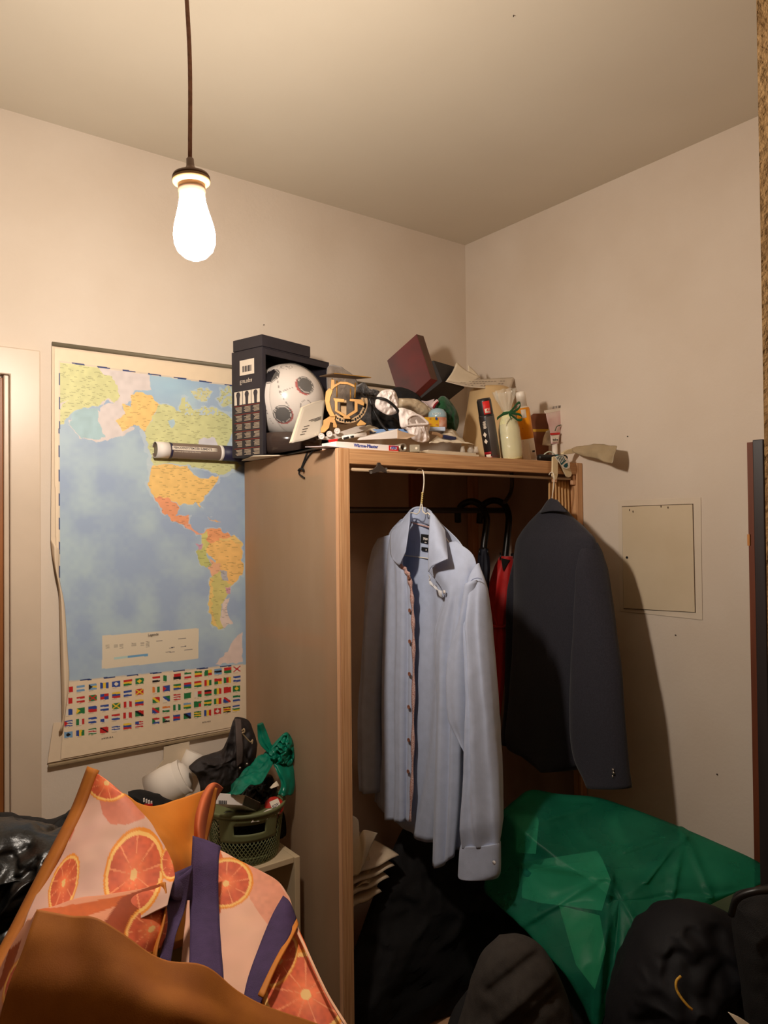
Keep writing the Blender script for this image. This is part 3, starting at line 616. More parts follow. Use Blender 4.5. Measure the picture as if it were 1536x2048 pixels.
sp('link_frame', [(600, 530), (760, 545), (755, 590), (665, 585), (665, 700), (790, 770), (900, 700), (900, 580), (830, 575), (835, 540), (1000, 550), (1040, 600), (1030, 640), (945, 610), (945, 720), (830, 790), (850, 825), (740, 820), (745, 790), (625, 715), (625, 580)], .005, -.022, brass)
dc = z5([(800, 640)])[0]; mb = MB()
outer = [(800+285*math.cos(a), 600+285*math.sin(a)) for a in np.linspace(-.25, 2.35, 26)]; inner = [(800+225*math.cos(a), 590+225*math.sin(a)) for a in np.linspace(2.35, -.25, 26)]
mb.prism([SD(x, y, -.004) for x, y in z5(outer+inner)], FH*.004); mb.build('dial_arc', dbrass, ls)
mb = MB()
for k in range(15):
    a = .1+k*.145; x, y = z5([(800+255*math.cos(a), 597+255*math.sin(a))])[0]; c = SD(x, y, -.006); mb.obox(c, RH*.0022, UZ*.0018*(1+k % 2), FH*.001)
mb.build('dial_marks', blackm, ls, kind='stuff')
for a, b in (((655, 290), (655, 520)), ((915, 320), (905, 530)), ((845, 400), (845, 530)), ((590, 260), (590, 420))):
    mb = MB(); p, q = z5([a, b]); mb.cyl(SD(*p, -.002), SD(*q, -.004), .0021, seg=10); mb.build('upright_pin', brass, ls)
sp('top_yoke', [(575, 270), (620, 275), (625, 340), (700, 300), (800, 305), (900, 345), (905, 385), (800, 340), (700, 335), (620, 385), (590, 420), (565, 410)], .006, -.006, brass)
sp('counterweight', [(1000, 520), (1040, 530), (1075, 640), (1040, 640), (990, 545)], .012, -.004, dbrass)
pq = [SD(*z5([p])[0], o) for p, o in (((410, 235), .03), ((615, 192), -.055), ((1135, 252), -.02), ((925, 268), .065))]
mb = MB(); mb.prism([p for p in pq], UZ*.003); mb.build('weighing_plate', dbrass, ls, bevel=.001)
mb = MB(); mb.prism([p+UZ*.0005 for p in (pq[1]-FH*.001, pq[2]-FH*.001, pq[2]+UZ*.002-FH*.001, pq[1]+UZ*.002-FH*.001)], FH*.0015); mb.build('plate_rim', brass, ls)
sp('rear_post', [(700, 560), (790, 560), (790, 900), (700, 880)], .006, .012, dbrass)
mb = MB(); c = SD(687, 868); mb.obox(np.array([c[0], c[1], WZ+.0085]), RH*.052, FH*.028, UZ*.007); mb.build('base_plate', brass, ls, bevel=.002)

# --- flat plaster box, second white box and small bits at the front edge
YF = -.545
pbx = thing('plaster_box', Y(730, 905, YF), 'flat white box printed with a red badge lying on the front edge', 'box')
boxw = M('white_carton', (240, 232, 226), .5, .02); lilac = M('grey_carton', (196, 182, 184), .5, .02)
c0, c1 = Y(672, 886, YF), Y(797, 893, YF); fr = c1-c0; L_ = np.linalg.norm(fr[:2]); fu = np.array([fr[0], fr[1], 0])/L_; bk_ = np.array([-fu[1], fu[0], 0])
z0 = WZ+.001; hgt = float(c1[2]-Y(797, 905, YF)[2]); base = np.array([c0[0], c0[1], z0])
mb = MB(); q = [base, base+fu*L_, base+fu*L_+bk_*.07, base+bk_*.07]; mb.hexa(q, [p+UZ*hgt for p in q]); mb.build('carton', boxw, pbx, bevel=.001)
mb = MB(); q = [base+fu*(L_*.835)-bk_*.0005+UZ*.0015, base+fu*(L_-.001)-bk_*.0005+UZ*.0015, base+fu*(L_-.001)-bk_*.0005+UZ*(hgt-.001), base+fu*(L_*.835)-bk_*.0005+UZ*(hgt-.001)]; mb.prism(q, bk_*.0005); mb.build('red_badge', red, pbx)
mb = MB(); q = [base+fu*a-bk_*.0008+UZ*h for a, h in ((L_*.86, .005), (L_*.965, .005), (L_*.965, hgt-.005), (L_*.86, hgt-.005))]; mb.prism(q, bk_*.0004); mb.build('badge_panel', boxw, pbx)
text('ABC', .0115, base+fu*(L_*.868)-bk_*.0012+UZ*.006, fu, UZ, blueink, pbx, 'badge_text', bold=.0003)
text('Wärme-Pflaster', .0125, base+fu*(L_*.27)-bk_*.0007+UZ*(hgt*.33), fu, UZ, blueink, pbx, 'box_text', bold=.0002)
mb = MB(); q = [base-fu*.045-bk_*.02+UZ*-.0004, base+fu*.04-bk_*.004+UZ*-.0004, base+fu*.03+bk_*.05+UZ*-.0004, base-fu*.07+bk_*.04+UZ*.001]
mb.prism(q, UZ*.0014); mb.build('paper_sheet', M('lilac_paper', (206, 192, 196), .6, .02), label='lilac folded paper sheet under the left end of the plaster box', cat='paper')
mb = MB(); q = [(Y(660, 879, -.5), Y(676, 877, -.5), Y(674, 885, -.5), Y(662, 885, -.5))][0]; mb.prism(q, (0, .01, 0)); mb.build('red_tag', red, label='small red paper tip beside the left end of the plaster box', cat='tag')
# second white box resting slanted on the first
wb2 = thing('white_box', Y(760, 880, -.5), 'plain white carton lying tilted on top of the flat printed box', 'box')
A_ = [Y(712, 879, -.53), Y(797, 860, -.5), Y(812, 871, -.48), Y(770, 879, -.535)]
lo = [Y(712, 880.5, -.533), Y(770, 879.5, -.537), Y(798, 868, -.51), Y(742, 868, -.46)]
hi = [Y(712, 877, -.533), Y(766, 875, -.537), Y(797, 858, -.505), Y(742, 866, -.44)]
mb = MB(); mb.hexa([Y(715, 880.5, -.538), Y(795, 877, -.538), Y(797, 871, -.47), Y(720, 876, -.47)], [Y(715, 878.5, -.538), Y(795, 859, -.538), Y(797, 857, -.47), Y(720, 874, -.47)]); mb.build('carton', boxw, wb2, bevel=.001)
mb = MB(); mb.prism([Y(795, 860, -.539), Y(832, 871, -.53), Y(814, 878, -.538), Y(795, 877, -.539)], (0, .002, 0)); mb.build('end_flap', M('buff_carton', (206, 176, 146), .6, .03), wb2)
# dark metal tube end and small grey block
c = Y(807, 885, YF-.005); tdir = np.array([.1, .99, 0.0]); r_ = .0118
mb = MB(); mb.lathe([(.0004, .03), (r_*.68, .03), (r_*.70, 0), (r_, 0), (r_, .11), (.0005, .11)], np.array([c[0], c[1], WZ+r_+.0012]), tdir, 24); tbo = mb.build('metal_tube', M('dull_tube', (150, 138, 122), .4, .05, metal=.5), label='short dull metal tube with a dark open end beside the red badge', cat='tube')
mb = MB(); c = np.array([c[0], c[1]+.024, WZ+r_+.0012]); mb.cyl(c, c+tdir*.002, r_*.66, seg=20); mb.build('dark_bore', blackm, tbo)
gb = Y(829, 887, YF); gb = np.array([gb[0], gb[1], WZ+.0115]); mb = MB(); mb.obox(gb, RH*.0145, FH*.02, UZ*.0105)
g_ = mb.build('grey_block', M('grey_block', (146, 134, 112), .5, .06), label='small grey-green plastic block at the wardrobe front edge', cat='block', bevel=.002)
mb = MB(); k = gb+RH*.004-FH*.0205; mb.cyl(k, k-FH*.001, .0035, seg=12); mb.build('button', cream, g_)
# strip of round white caps and pens lying in front of the scale
ringw = M('milky_knob', (206, 196, 188), .35, .03)
stp = thing('blister_strip', Y(690, 872, -.47), 'clear plastic strip with three round white knobs in front of the scale', 'blister strip')
sl = [Y(632, 880, -.47), Y(735, 848, -.44), Y(742, 852, -.45), Y(640, 884, -.48)]
mb = MB(); mb.prism([Y(636, 878, -.47), Y(728, 848, -.44), Y(736, 858, -.45), Y(668, 880, -.475)], (0, .004, -.001)); mb.build('plastic_strip', M('milky_strip', (206, 194, 184), .3, .03, transp=.15), stp)
for x, y in ((643, 872.5), (659, 868), (674.5, 862)):
    c = Y(x, y, -.478); n_ = (CAM-c)/np.linalg.norm(CAM-c); mb = MB(); mb.lathe([(.0082, 0), (.0086, .003), (.0064, .0042), (.0056, .002), (.003, .002), (.002, .0045), (.0003, .0045)], c, n_, 20); mb.build('knob', ringw, stp)
mb = MB(); mb.tube([Y(686, 875, -.5), Y(731, 868, -.49)], .0052, 12); pn = mb.build('white_pen', white, label='white plastic pen lying above the printed plaster box', cat='pen')
mb = MB(); mb.tube([Y(688, 877, -.507), Y(697, 875, -.506)], .003, 8); mb.build('clip', black, pn)
mb = MB(); mb.tube([Y(702, 874, -.506), Y(707, 873, -.506)], .003, 8); mb.build('grip', black, pn)
mb = MB(); mb.obox(Y(790, 866, -.42), RH*.075, FH*.05, UZ*.006); mb.build('blue_book', M('blue_cover', (96, 130, 176), .45, .04), label='thin blue paperback lying behind the white carton', cat='book', bevel=.001)
mb = MB(); mb.obox(Y(867, 861, -.40), RH*.034, FH*.04, UZ*.006); mb.build('pale_blue_box', M('pale_blue', (176, 186, 206), .5, .03), label='flat pale blue carton under the yellow sharpener', cat='box', bevel=.001)
patch('tissue_wad', [[Y(700, 866, -.42), Y(720, 856, -.4), Y(742, 852, -.38), Y(775, 868, -.36)], [Y(706, 872, -.46), Y(724, 866, -.45), Y(748, 863, -.43), Y(778, 874, -.41)]], cream, nu=30, nv=10, thick=.002, wrinkle=.008, wf=40, label='crumpled cream packing paper beside the scale foot', cat='paper')
# black strap hanging over the side of the wardrobe
mb = MB(); mb.tube([Z(624, 897, WZ+.006), Z(618, 903, WZ+.004), X(613, 909, WX-.006), X(607, 925, WX-.006), X(602, 938, WX-.007)], .0026, 8, 24); mb.tube([Z(632, 896, WZ+.006), X(622, 906, WX-.006), X(612, 920, WX-.005), X(603, 938, WX-.006)], .0022, 8, 24)
st = mb.build('drawstring', blackm, label='black drawstring dangling over the frosted side panel', cat='string')
mb = MB(); mb.tube([X(597, 941, WX-.006), X(600, 938, WX-.009), X(606, 938, WX-.01), X(607, 943, WX-.007)], .003, 8, 16); mb.tube([X(600, 940, WX-.006), X(598, 947, WX-.006), X(602, 951, WX-.007), X(609, 956, WX-.006)], .0022, 8, 16); mb.build('knot', blackm, st)

# --- soft things behind
greyfab = M('grey_felt', (142, 128, 116), 0.95, 0.1, 30, bump=.4, bscale=200, sheen=.3); fluff = M('charcoal_fluff', (72, 66, 64), 1.0, 0.3, 60, bump=1.0, bscale=260, sheen=.4)
def YL(q, y): return [Y(a, b, y) for a, b in q]
pillow('felt_pouch', YL([(655, 800), (655, 735), (680, 733), (690, 739), (710, 755), (722, 790), (715, 840), (670, 845)], -.20), greyfab, bf=.03, bb=.03, n=60, rings=14, wrinkle=.006, wf=30, label='grey felt pouch behind the brass scale', cat='pouch', zmin=WZ+.002)
pillow('wool_scarf', YL([(712, 772), (728, 765), (740, 778), (758, 782), (765, 805), (750, 850), (720, 850), (705, 810)], -.28), fluff, bf=.03, bb=.03, n=70, rings=16, wrinkle=.014, wf=60, label='fluffy charcoal wool scarf bunched beside the scale', cat='scarf', zmin=WZ+.002)
pillow('felt_beret', YL([(768, 800), (776, 782), (796, 774), (820, 780), (840, 795), (850, 830), (800, 850), (765, 830)], -.22), M('black_felt', (30, 30, 32), .95, .1, 40, bump=.3, bscale=200), bf=.05, bb=.04, n=60, rings=14, wrinkle=.004, label='black felt beret under the dark red box', cat='hat', zmin=WZ+.002)
# cables and strap
mb = MB(); mb.tube([Y(738, 795, -.44), Y(748, 822, -.45), Y(764, 850, -.46), Y(776, 862, -.47)], .0035, 8, 20); mb.build('umbrella_rib', black, label='thin black rod slanting down beside the scale', cat='rod')
mb = MB(); mb.tube([Y(752, 796, -.475), Y(770, 799, -.49), Y(786, 810, -.495), Y(796, 822, -.49), Y(800, 836, -.48)], .0042, 10, 30); mb.build('headband', black, label='curved black plastic headband across the white socks', cat='headband')
pillow('black_bag', YL([(742, 815), (760, 818), (790, 836), (802, 850), (800, 868), (770, 866), (745, 850)], -.36), blackm, bf=.03, bb=.03, n=50, rings=12, wrinkle=.01, wf=35, label='crumpled black cloth bag under the white socks', cat='bag', zmin=WZ+.002)
# white socks
sockm = M('white_cotton', (240, 228, 222), .95, .03, 30, bump=.3, bscale=220, sheen=.2)
z7 = lambda q: [(740+x*.13021, 760+y*.13021) for x, y in q]
def sock(name, q, y, lab, op=None, seed=0):
    r = thing(name, Y(*z7([q[0]])[0], y), lab, 'sock', 'white socks on the wardrobe')
    pillow('knit_body', YL(z7(q), y), sockm, r, bf=.022, bb=.02, n=80, rings=18, wrinkle=.009, wf=34, seed=seed)
    if op:
        O_ = crom(np.array(YL(z7(op), y)), 24); d_ = -FH*.022; mb = MB(); mb.tube(list(O_+d_)+[O_[0]+d_], .0035, 8); mb.build('ribbed_cuff', sockm, r)
        mb = MB(); mb.prism(list(O_+d_*.95), FH*.002); mb.build('cuff_opening', M('sock_inside', (176, 160, 150), .95, .05), r)
sock('white_sock', [(100, 250), (180, 165), (300, 145), (380, 170), (430, 290), (440, 400), (420, 500), (300, 540), (190, 500), (80, 400)], -.47, 'white cotton sock bunched up beneath the black headband', None, 1)
sock('white_sock', [(430, 430), (520, 430), (680, 490), (800, 590), (920, 700), (915, 760), (900, 800), (915, 900), (870, 950), (760, 960), (640, 900), (560, 770), (470, 720), (445, 560)], -.49, 'white cotton sock with its cuff open beside the grey block', [(560, 620), (640, 560), (740, 560), (850, 640), (880, 690), (760, 700), (570, 710)], 3)
# translucent bag, glitter jars, yellow sharpener, green hat
pillow('plastic_pouch', YL(z7([(440, 280), (600, 280), (720, 300), (860, 380), (960, 470), (940, 540), (800, 560), (640, 500), (450, 440)]), -.36), M('dusty_plastic', (206, 186, 156), .3, .06, transp=.12), bf=.03, bb=.03, n=60, rings=14, wrinkle=.008, wf=26, label='dusty clear plastic pouch behind the socks', cat='pouch', zmin=WZ+.002)
jarb = M('jar_blue', (150, 178, 188), .25, .06, coat=.4); jarr = M('jar_copper', (190, 110, 76), .35, .3, 60, rgb2=(206, 170, 150))
def jar(q, y, lab, txt_):
    x0, x1, yt, yb = q; a, b = Y(x0, yb, y), Y(x1, yb, y); r = np.linalg.norm(b-a)/2; c = (a+b)/2; t = Y((x0+x1)/2, yt, y)[2]-c[2]
    o = thing('glitter_jar', c, lab, 'jar', 'little blue-topped jars')
    mb = MB(); mb.lathe([(.0004, 0), (r*.98, 0), (r, .003), (r, t*.5)], c, UZ, 24); mb.build('jar_body', jarr, o)
    mb = MB(); mb.lathe([(r, t*.5), (r*1.01, t*.55), (r*.97, t*.75), (r*.7, t*.93), (r*.3, t), (.0004, t)], c, UZ, 24); mb.build('jar_top', jarb, o)
    if txt_: text(txt_, .0085, c-FH*(r*1.02)-RH*r*.6+UZ*t*.62, RH, UZ, white, o, 'jar_text')
jar((861, 889, 817, 856), -.40, 'small domed jar with a blue top behind the yellow sharpener', 'LUCKY')
jar((819, 845, 809, 838), -.34, 'small blue-topped jar half hidden behind the open sock', None)
sh_ = thing('sharpener', Y(862, 854, -.425), 'yellow plastic sharpener with a blue dot', 'sharpener'); yel = M('yellow_plastic', (244, 188, 40), .4, .03)
mb = MB(); mb.prism(YL(z7([(830, 590), (850, 572), (1040, 570), (1065, 590), (1075, 620), (1060, 725), (930, 715), (920, 690), (870, 640)]), -.425), (0, .012, 0)); mb.build('body', yel, sh_, bevel=.0012)
mb = MB(); c = Y(*z7([(1018, 594)])[0], -.426); mb.cyl(c, c+np.array([0, -.0015, 0]), .0044, seg=16); mb.build('blue_dot', M('blue_dot', (44, 84, 160), .4, .02), sh_)
mb = MB()
for x, y in ((912, 592), (920, 678), (1018, 686)):
    c = Y(*z7([(x, y)])[0], -.4255); mb.obox(c, RH*.004, FH*.0006, UZ*.0022)
mb.build('slots', M('orange_slot', (190, 110, 30), .5, .05), sh_, kind='stuff')
gh = thing('green_hat', Y(900, 860, -.37), 'dark green felt hat hanging over, beside the cream lampshade', 'hat'); grn = M('dark_green_felt', (24, 72, 40), .95, .1, 30, bump=.3, bscale=200, sheen=.2)
pillow('felt_body', YL(z7([(1045, 290), (1090, 250), (1150, 252), (1210, 300), (1290, 400), (1350, 520), (1368, 640), (1340, 760), (1290, 810), (1210, 760), (1150, 720), (1150, 540), (1090, 450), (1010, 440), (1030, 350)]), -.37), grn, gh, bf=.035, bb=.03, n=70, rings=16, wrinkle=.008, wf=22)
mb = MB(); mb.tube(YL(z7([(1035, 320), (985, 370), (955, 425)]), -.385), .006, 10, 12); mb.build('white_trim', M('trim_pink', (224, 196, 196), .9, .05), gh)
mb = MB(); mb.tube(YL(z7([(1040, 340), (1000, 380), (975, 430)]), -.395), .0035, 8, 12); mb.build('red_trim', M('trim_red', (130, 24, 34), .9, .05), gh)
patch('striped_card', [YL(z7([(790, 320), (880, 325), (990, 290)]), -.31), YL(z7([(860, 370), (920, 400), (975, 360)]), -.32), YL(z7([(900, 430), (950, 450), (970, 440)]), -.33)], M('pinkish_card', (206, 188, 190), .7, .05, 30), nu=12, nv=12, thick=.002, label='pale pink card behind the plastic pouch', cat='card')
# papers, brush, screwdriver in front of the shade
mb = MB()
for k, (dx, dz) in enumerate([(0, 0), (.006, .0032), (-.004, .0064), (.002, .0096)]):
    pass
pl = [('brown_folder', (850, 962), 899, .004, (150, 110, 84), 'brown card folder at the bottom of the papers by the spray can'), ('paper_pad', (842, 958), 894, .006, (214, 198, 170), 'cream writing pad on the brown folder'), ('magazine', (856, 952), 889, .005, (206, 190, 166), 'thin cream magazine topmost of the papers by the spray can')]
zz = WZ+.001
for i, (nm, (xa_, xb_), yy, th, colr, lab) in enumerate(pl):
    a, b = Y(xa_, yy, -.52+i*.006), Y(xb_, yy, -.52+i*.006); ya = a[1]
    mb = MB(); mb.box(a[0], b[0], ya, ya+.16, zz, zz+th); mb.build(nm, M('sheet_'+nm, colr, .65, .05), label=lab, cat='paper', bevel=.0006); zz += th+.0003
patch('crumpled_paper', [[Y(888, 862, -.40), Y(902, 858, -.39), Y(916, 870, -.39)], [Y(870, 876, -.45), Y(900, 872, -.45), Y(930, 884, -.45)], [Y(858, 886, -.49), Y(900, 885, -.49), Y(948, 887, -.49)]], cream, nu=24, nv=18, thick=.0015, wrinkle=.006, wf=40, label='crumpled cream paper lying over the pale blue carton', cat='paper')
scd = thing('screwdriver', Y(900, 872, -.47), 'screwdriver with a dark blue handle on the papers', 'screwdriver')
mb = MB(); mb.tube([Y(884, 873, -.475), Y(891, 874, -.475), Y(906, 877, -.475), Y(911, 876, -.475)], lambda t: .0045+.0025*math.sin(t*PI), 12, 16); mb.build('handle', M('navy_handle', (40, 46, 84), .35, .05), scd)
mb = MB(); mb.tube([Y(862, 866, -.475), Y(874, 868, -.475), Y(884, 873, -.475)], .0055, 10, 12); mb.build('wooden_shaft', M('tan_shaft', (168, 134, 100), .5, .08), scd)
glassm = M('clear_glass', (226, 216, 200), .05, .0, spec=.7, transp=.72)
for i, (x, y, r, h) in enumerate([(925, 886, .008, .022), (941, 887, .011, .028), (955, 890, .008, .02)]):
    c = Y(x, y, -.47+.004*i); c[2] = zz+.0008 if x < 953 else WZ+.0025
    if x >= 953: c = Y(958, 890, -.5); c[2] = zz+.0008; c[0] = min(c[0], Y(952, 890, -.5)[0])
    mb = MB(); mb.lathe([(.0003, 0), (r, 0), (r*1.05, h*.4), (r*.7, h*.8), (r*.9, h), (r*.8, h), (r*.6, h*.8), (r*.9, h*.4), (r*.85, .003), (.0003, .003)], c, UZ, 18)
    mb.build('glass_vial', glassm, label=['small glass vial left of the papers by the cream lampshade', 'larger glass vial between two small ones before the lampshade', 'small glass vial right beside the black spray can'][i], cat='vial', group='glass vials before the lampshade')
# --- lampshade with an open paperback on it
LS = Y(982, 880, -.26); lz = WZ+.004; lt = Y(979, 776, -.26)[2]; shade = M('lampshade_cream', (232, 200, 148), .7, .04, 3, transl=.25)
mb = MB(); mb.lathe([(.118, lz), (.119, lz+.004), (.075, lt-.012), (.066, lt-.002), (.062, lt), (.058, lt-.003), (.072, lt-.016), (.115, lz+.004)], (LS[0], LS[1], 0), UZ, 44); mb.build('lampshade', shade, label='cream cone-shaped lampshade standing behind the spray can', cat='lampshade')
yb = -.27; ob = thing('paperback', Y(955, 770, yb), 'open paperback lying face down on the lampshade', 'book')
cv = M('book_cover', (210, 196, 176), .55, .05, 20)
patch('cover', [[Y(891, 763, yb), Y(932, 773, yb-.02), Y(975, 777, yb-.03), Y(1020, 780.5, yb-.03)], [Y(897, 758, yb+.03), Y(950, 759, yb+.02), Y(990, 757, yb+.02), Y(1031, 754.5, yb+.02)]], cv, ob, 20, 8, .002)
patch('page_block', [[Y(893, 761, yb), Y(906, 742, yb+.02), Y(913, 725, yb+.03)], [Y(915, 765, yb), Y(925, 751, yb+.02), Y(932, 741, yb+.03)], [Y(945, 766, yb), Y(952, 760, yb+.02), Y(960, 755, yb+.03)]], cream, ob, 10, 14, .004, disp=lambda u, v: .0008*np.sin(u*60))
patch('loose_leaf', [[Y(936, 730, yb+.04), Y(945, 738, yb+.04), Y(961, 755, yb+.035)], [Y(937, 745, yb+.035), Y(945, 752, yb+.035), Y(952, 758, yb+.03)]], cream, ob, 8, 6, .001)
mb = MB(); G = resurf([[Y(897, 764, yb-.006), Y(932, 773.6, yb-.026), Y(975, 777, yb-.036), Y(1018, 780, yb-.036)], [Y(899, 759, yb+.02), Y(950, 760, yb+.01), Y(990, 758, yb+.01), Y(1027, 756, yb+.01)]], 60, 9)
for v in (2, 4, 6):
    for j in range(4, 52, 3):
        if rnd.random() < .75: a, b, c, d = G[v, j], G[v, j+2], G[v+1, j+2], G[v+1, j]; mb.prism([a, b, (b*2+c)/3, (a*2+d)/3], (0, 0, -.0005))
mb.build('printed_text', M('faint_print', (150, 136, 124), .7, .02), ob, kind='stuff')
# --- dark red shoe box with black base
dr_ = M('dark_red_card', (122, 34, 30), .5, .12, 4, rgb2=(66, 34, 30)); drs = M('brown_card', (92, 64, 50), .6, .12, 8); blc = M('black_card', (34, 28, 27), .55, .1, 8)
rb = thing('shoe_box', Y(845, 800, -.22), 'dark red cardboard box tipped up on its corner', 'box')
db = float((Y(820, 770, -.20)-CAM)@FW); f4 = [(774, 721), (833, 668), (862, 757), (803, 812)]
mb = MB(); mb.hexa([D(x, y, db) for x, y in f4], [D(x+13, y+4, db+.02) for x, y in f4]); mb.build('lid', dr_, rb, bevel=.001)
mb = MB(); q = [(833, 668), (846, 671), (885, 764), (862, 757)]; mb.prism([D(833.5, 669, db-.0005), D(846.5, 672, db+.02), D(875, 761, db+.02), D(862.5, 757, db-.0005)], RH*.0008); mb.build('lid_rim', drs, rb)
f5 = [(800, 735), (868, 721), (885, 763), (828, 808)]
mb = MB(); mb.hexa([D(x, y, db+.021) for x, y in f5], [D(x+44, y+13, db+.11) for x, y in f5]); mb.build('box_base', blc, rb, bevel=.001)
mb = MB(); mb.prism([D(868.5, 722, db+.0215), D(900, 735, db+.09), D(886, 766, db+.09), D(874, 762, db+.0215)], RH*.001); mb.build('box_side', drs, rb)

# --- bottles at the right-hand front edge
def axis_pts(a, b, y): return Y(*a, y), Y(*b, y)
spc = thing('spray_can', Y(988, 905, -.50), 'black spray can with a red label and dark grey side', 'spray can')
bt, tp_ = axis_pts((986, 903), (967, 797), -.50); bt[2] = WZ+.002; axv = tp_-bt; hl = np.linalg.norm(axv); axv /= hl; r_ = .0245
canm = M('can_black', (30, 27, 28), .35, .06, coat=.3); cang = M('can_grey', (84, 78, 74), .4, .06, metal=.2)
tocam = CAM-bt; ang0 = math.atan2(tocam[1], tocam[0]); h_ = np.array([tocam[0], tocam[1], 0]); h_ /= np.linalg.norm(h_)
mb = MB(); mb.lathe([(.0004, 0), (r_*.92, 0), (r_, .003), (r_, hl*.70), (r_*.97, hl*.73)], bt, axv, 32); mb.build('can_body', canm, spc)
mb = MB(); mb.lathe([(r_*.93, hl*.72), (r_*.95, hl*.74), (r_*.93, hl*.96), (r_*.8, hl), (.0004, hl*1.005)], bt, axv, 32); mb.build('cap', canm, spc)
def curved(name, par, mat, base_, axv_, r, a0, a1, h0, h1, ref, o=.0005, n=12):
    mb = MB(); mb.lathe([(r+o*.2, h0), (r+o, h0+.0001), (r+o, h1), (r+o*.2, h1+.0001)], base_, axv_, n, True, a0, a1, ref); return mb.build(name, mat, par, solid=.0002)
curved('grey_side', spc, cang, bt, axv, r_, -.1, 1.3, .004, hl*.70, h_)
curved('red_label', spc, red, bt, axv, r_*.95, -.25, .75, hl*.74, hl*.95, h_)
curved('red_band', spc, M('deep_red', (150, 20, 30), .4, .04), bt, axv, r_, -1.3, 1.3, .006, .012, h_); curved('red_patch', spc, M('deep_red', (150, 20, 30)), bt, axv, r_, -1.35, -.1, .018, .026, h_); curved('white_patch', spc, lbl, bt, axv, r_, -.9, -.2, .008, .018, h_)
e2_ = np.cross(axv, h_)
def onR(par, a, h, r, o=.0012): return bt+axv*h+(h_*math.cos(a)+e2_*math.sin(a))*(r+o)
curved('label_panel', spc, lbl, bt, axv, r_*.95+.0004, -.1, .65, hl*.76, hl*.83, h_)
text('47', .012, onR(spc, .12, hl*.765, r_*.95, .0018), e2_, axv, red, spc, 'label_text', bold=.0003)
for hh in (.40, .29):
    c = onR(spc, -.55, hl*hh, r_); n_ = h_*math.cos(-.55)+e2_*math.sin(-.55); t_ = np.cross(axv, n_); mb = MB(); mb.prism([c+t_*.0065, c+axv*.0085, c-t_*.0065, c-axv*.0085], n_*.0004); mb.build('hazard_diamond', lbl, spc)
mb = MB()
for k in range(10): c = onR(spc, -.45+.1*(k % 2), hl*(.5+.012*k), r_); mb.obox(c, e2_*.004, axv*.0008, h_*.0004)
mb.build('small_print', lbl, spc, kind='stuff')
# cream bottle in cellophane with a green bow
cb = thing('soap_bottle', Y(1020, 906, -.52), 'cream bottle wrapped in cellophane with a green ribbon', 'bottle'); creamy = M('cream_liquid', (226, 220, 166), .4, .03, 6)
bt2, tp2 = axis_pts((1024, 905), (1014, 826), -.52); bt2[2] = WZ+.002; a2 = tp2-bt2; h2 = np.linalg.norm(a2); a2 /= h2; r2 = .034
mb = MB(); mb.lathe([(.0004, 0), (r2*.88, 0), (r2*.97, .004), (r2, h2*.2), (r2*.97, h2*.6), (r2*.86, h2*.78), (r2*.6, h2*.92), (r2*.36, h2), (r2*.3, h2*1.05), (.0004, h2*1.05)], bt2, a2, 30); mb.build('bottle_body', creamy, cb)
cello = M('cellophane', (236, 230, 214), .06, 0, spec=.9, bump=.6, bscale=60, transp=.68)
rings = []
for i in range(40):
    t = i/39; rr_ = np.interp(t, [0, .05, .15, .45, .58, .68, .76, .9, 1], [r2*.95, r2*1.02, r2*1.05, r2*1.02, r2*.7, r2*.34, r2*.5, r2*.85, r2*.95]); hh = t*h2*1.48; ring = []
    for k in range(44):
        a = 2*PI*k/44; w = 1+.05*noise.noise(Vector((math.cos(a)*5, math.sin(a)*5, t*16)))+(.28*math.sin(9*a+t*3)*max(0, (t-.66)*2.6)); ring.append(bt2+a2*hh+(h_*math.cos(a)+e2_*math.sin(a))*rr_*w)
    rings.append(ring)
mb = MB(); mb.loft(rings, True, False); mb.build('cellophane_wrap', cello, cb)
rib = M('green_ribbon', (34, 112, 62), .3, .1, 30, transl=.3)
nk = bt2+a2*h2*1.0; mb = MB(); mb.lathe([(r2*.4, -.004), (r2*.48, 0), (r2*.4, .004)], nk, a2, 20); mb.build('ribbon_band', rib, cb)
kn = nk+h_*r2*.5
def loop(pts, nm='bow_loop'):
    P = [Y(x, y, -.56) for x, y in pts]; patch(nm, [[p-a2*.0035+h_*.003*k for p in P] for k in (0, 1)]+[[p+a2*.0035+h_*.004 for p in P]], rib, cb, 26, 5, .0006)
loop([(1018, 826), (1026, 818), (1036, 806), (1041, 808), (1037, 817), (1024, 825), (1018, 827)]); loop([(1018, 826), (1028, 827), (1041, 830), (1044, 838), (1036, 840), (1025, 832), (1018, 827)]); loop([(1016, 826), (1006, 829), (998, 834), (994, 838)], 'ribbon_tail'); loop([(1017, 827), (1021, 834), (1023, 839)], 'ribbon_tail')
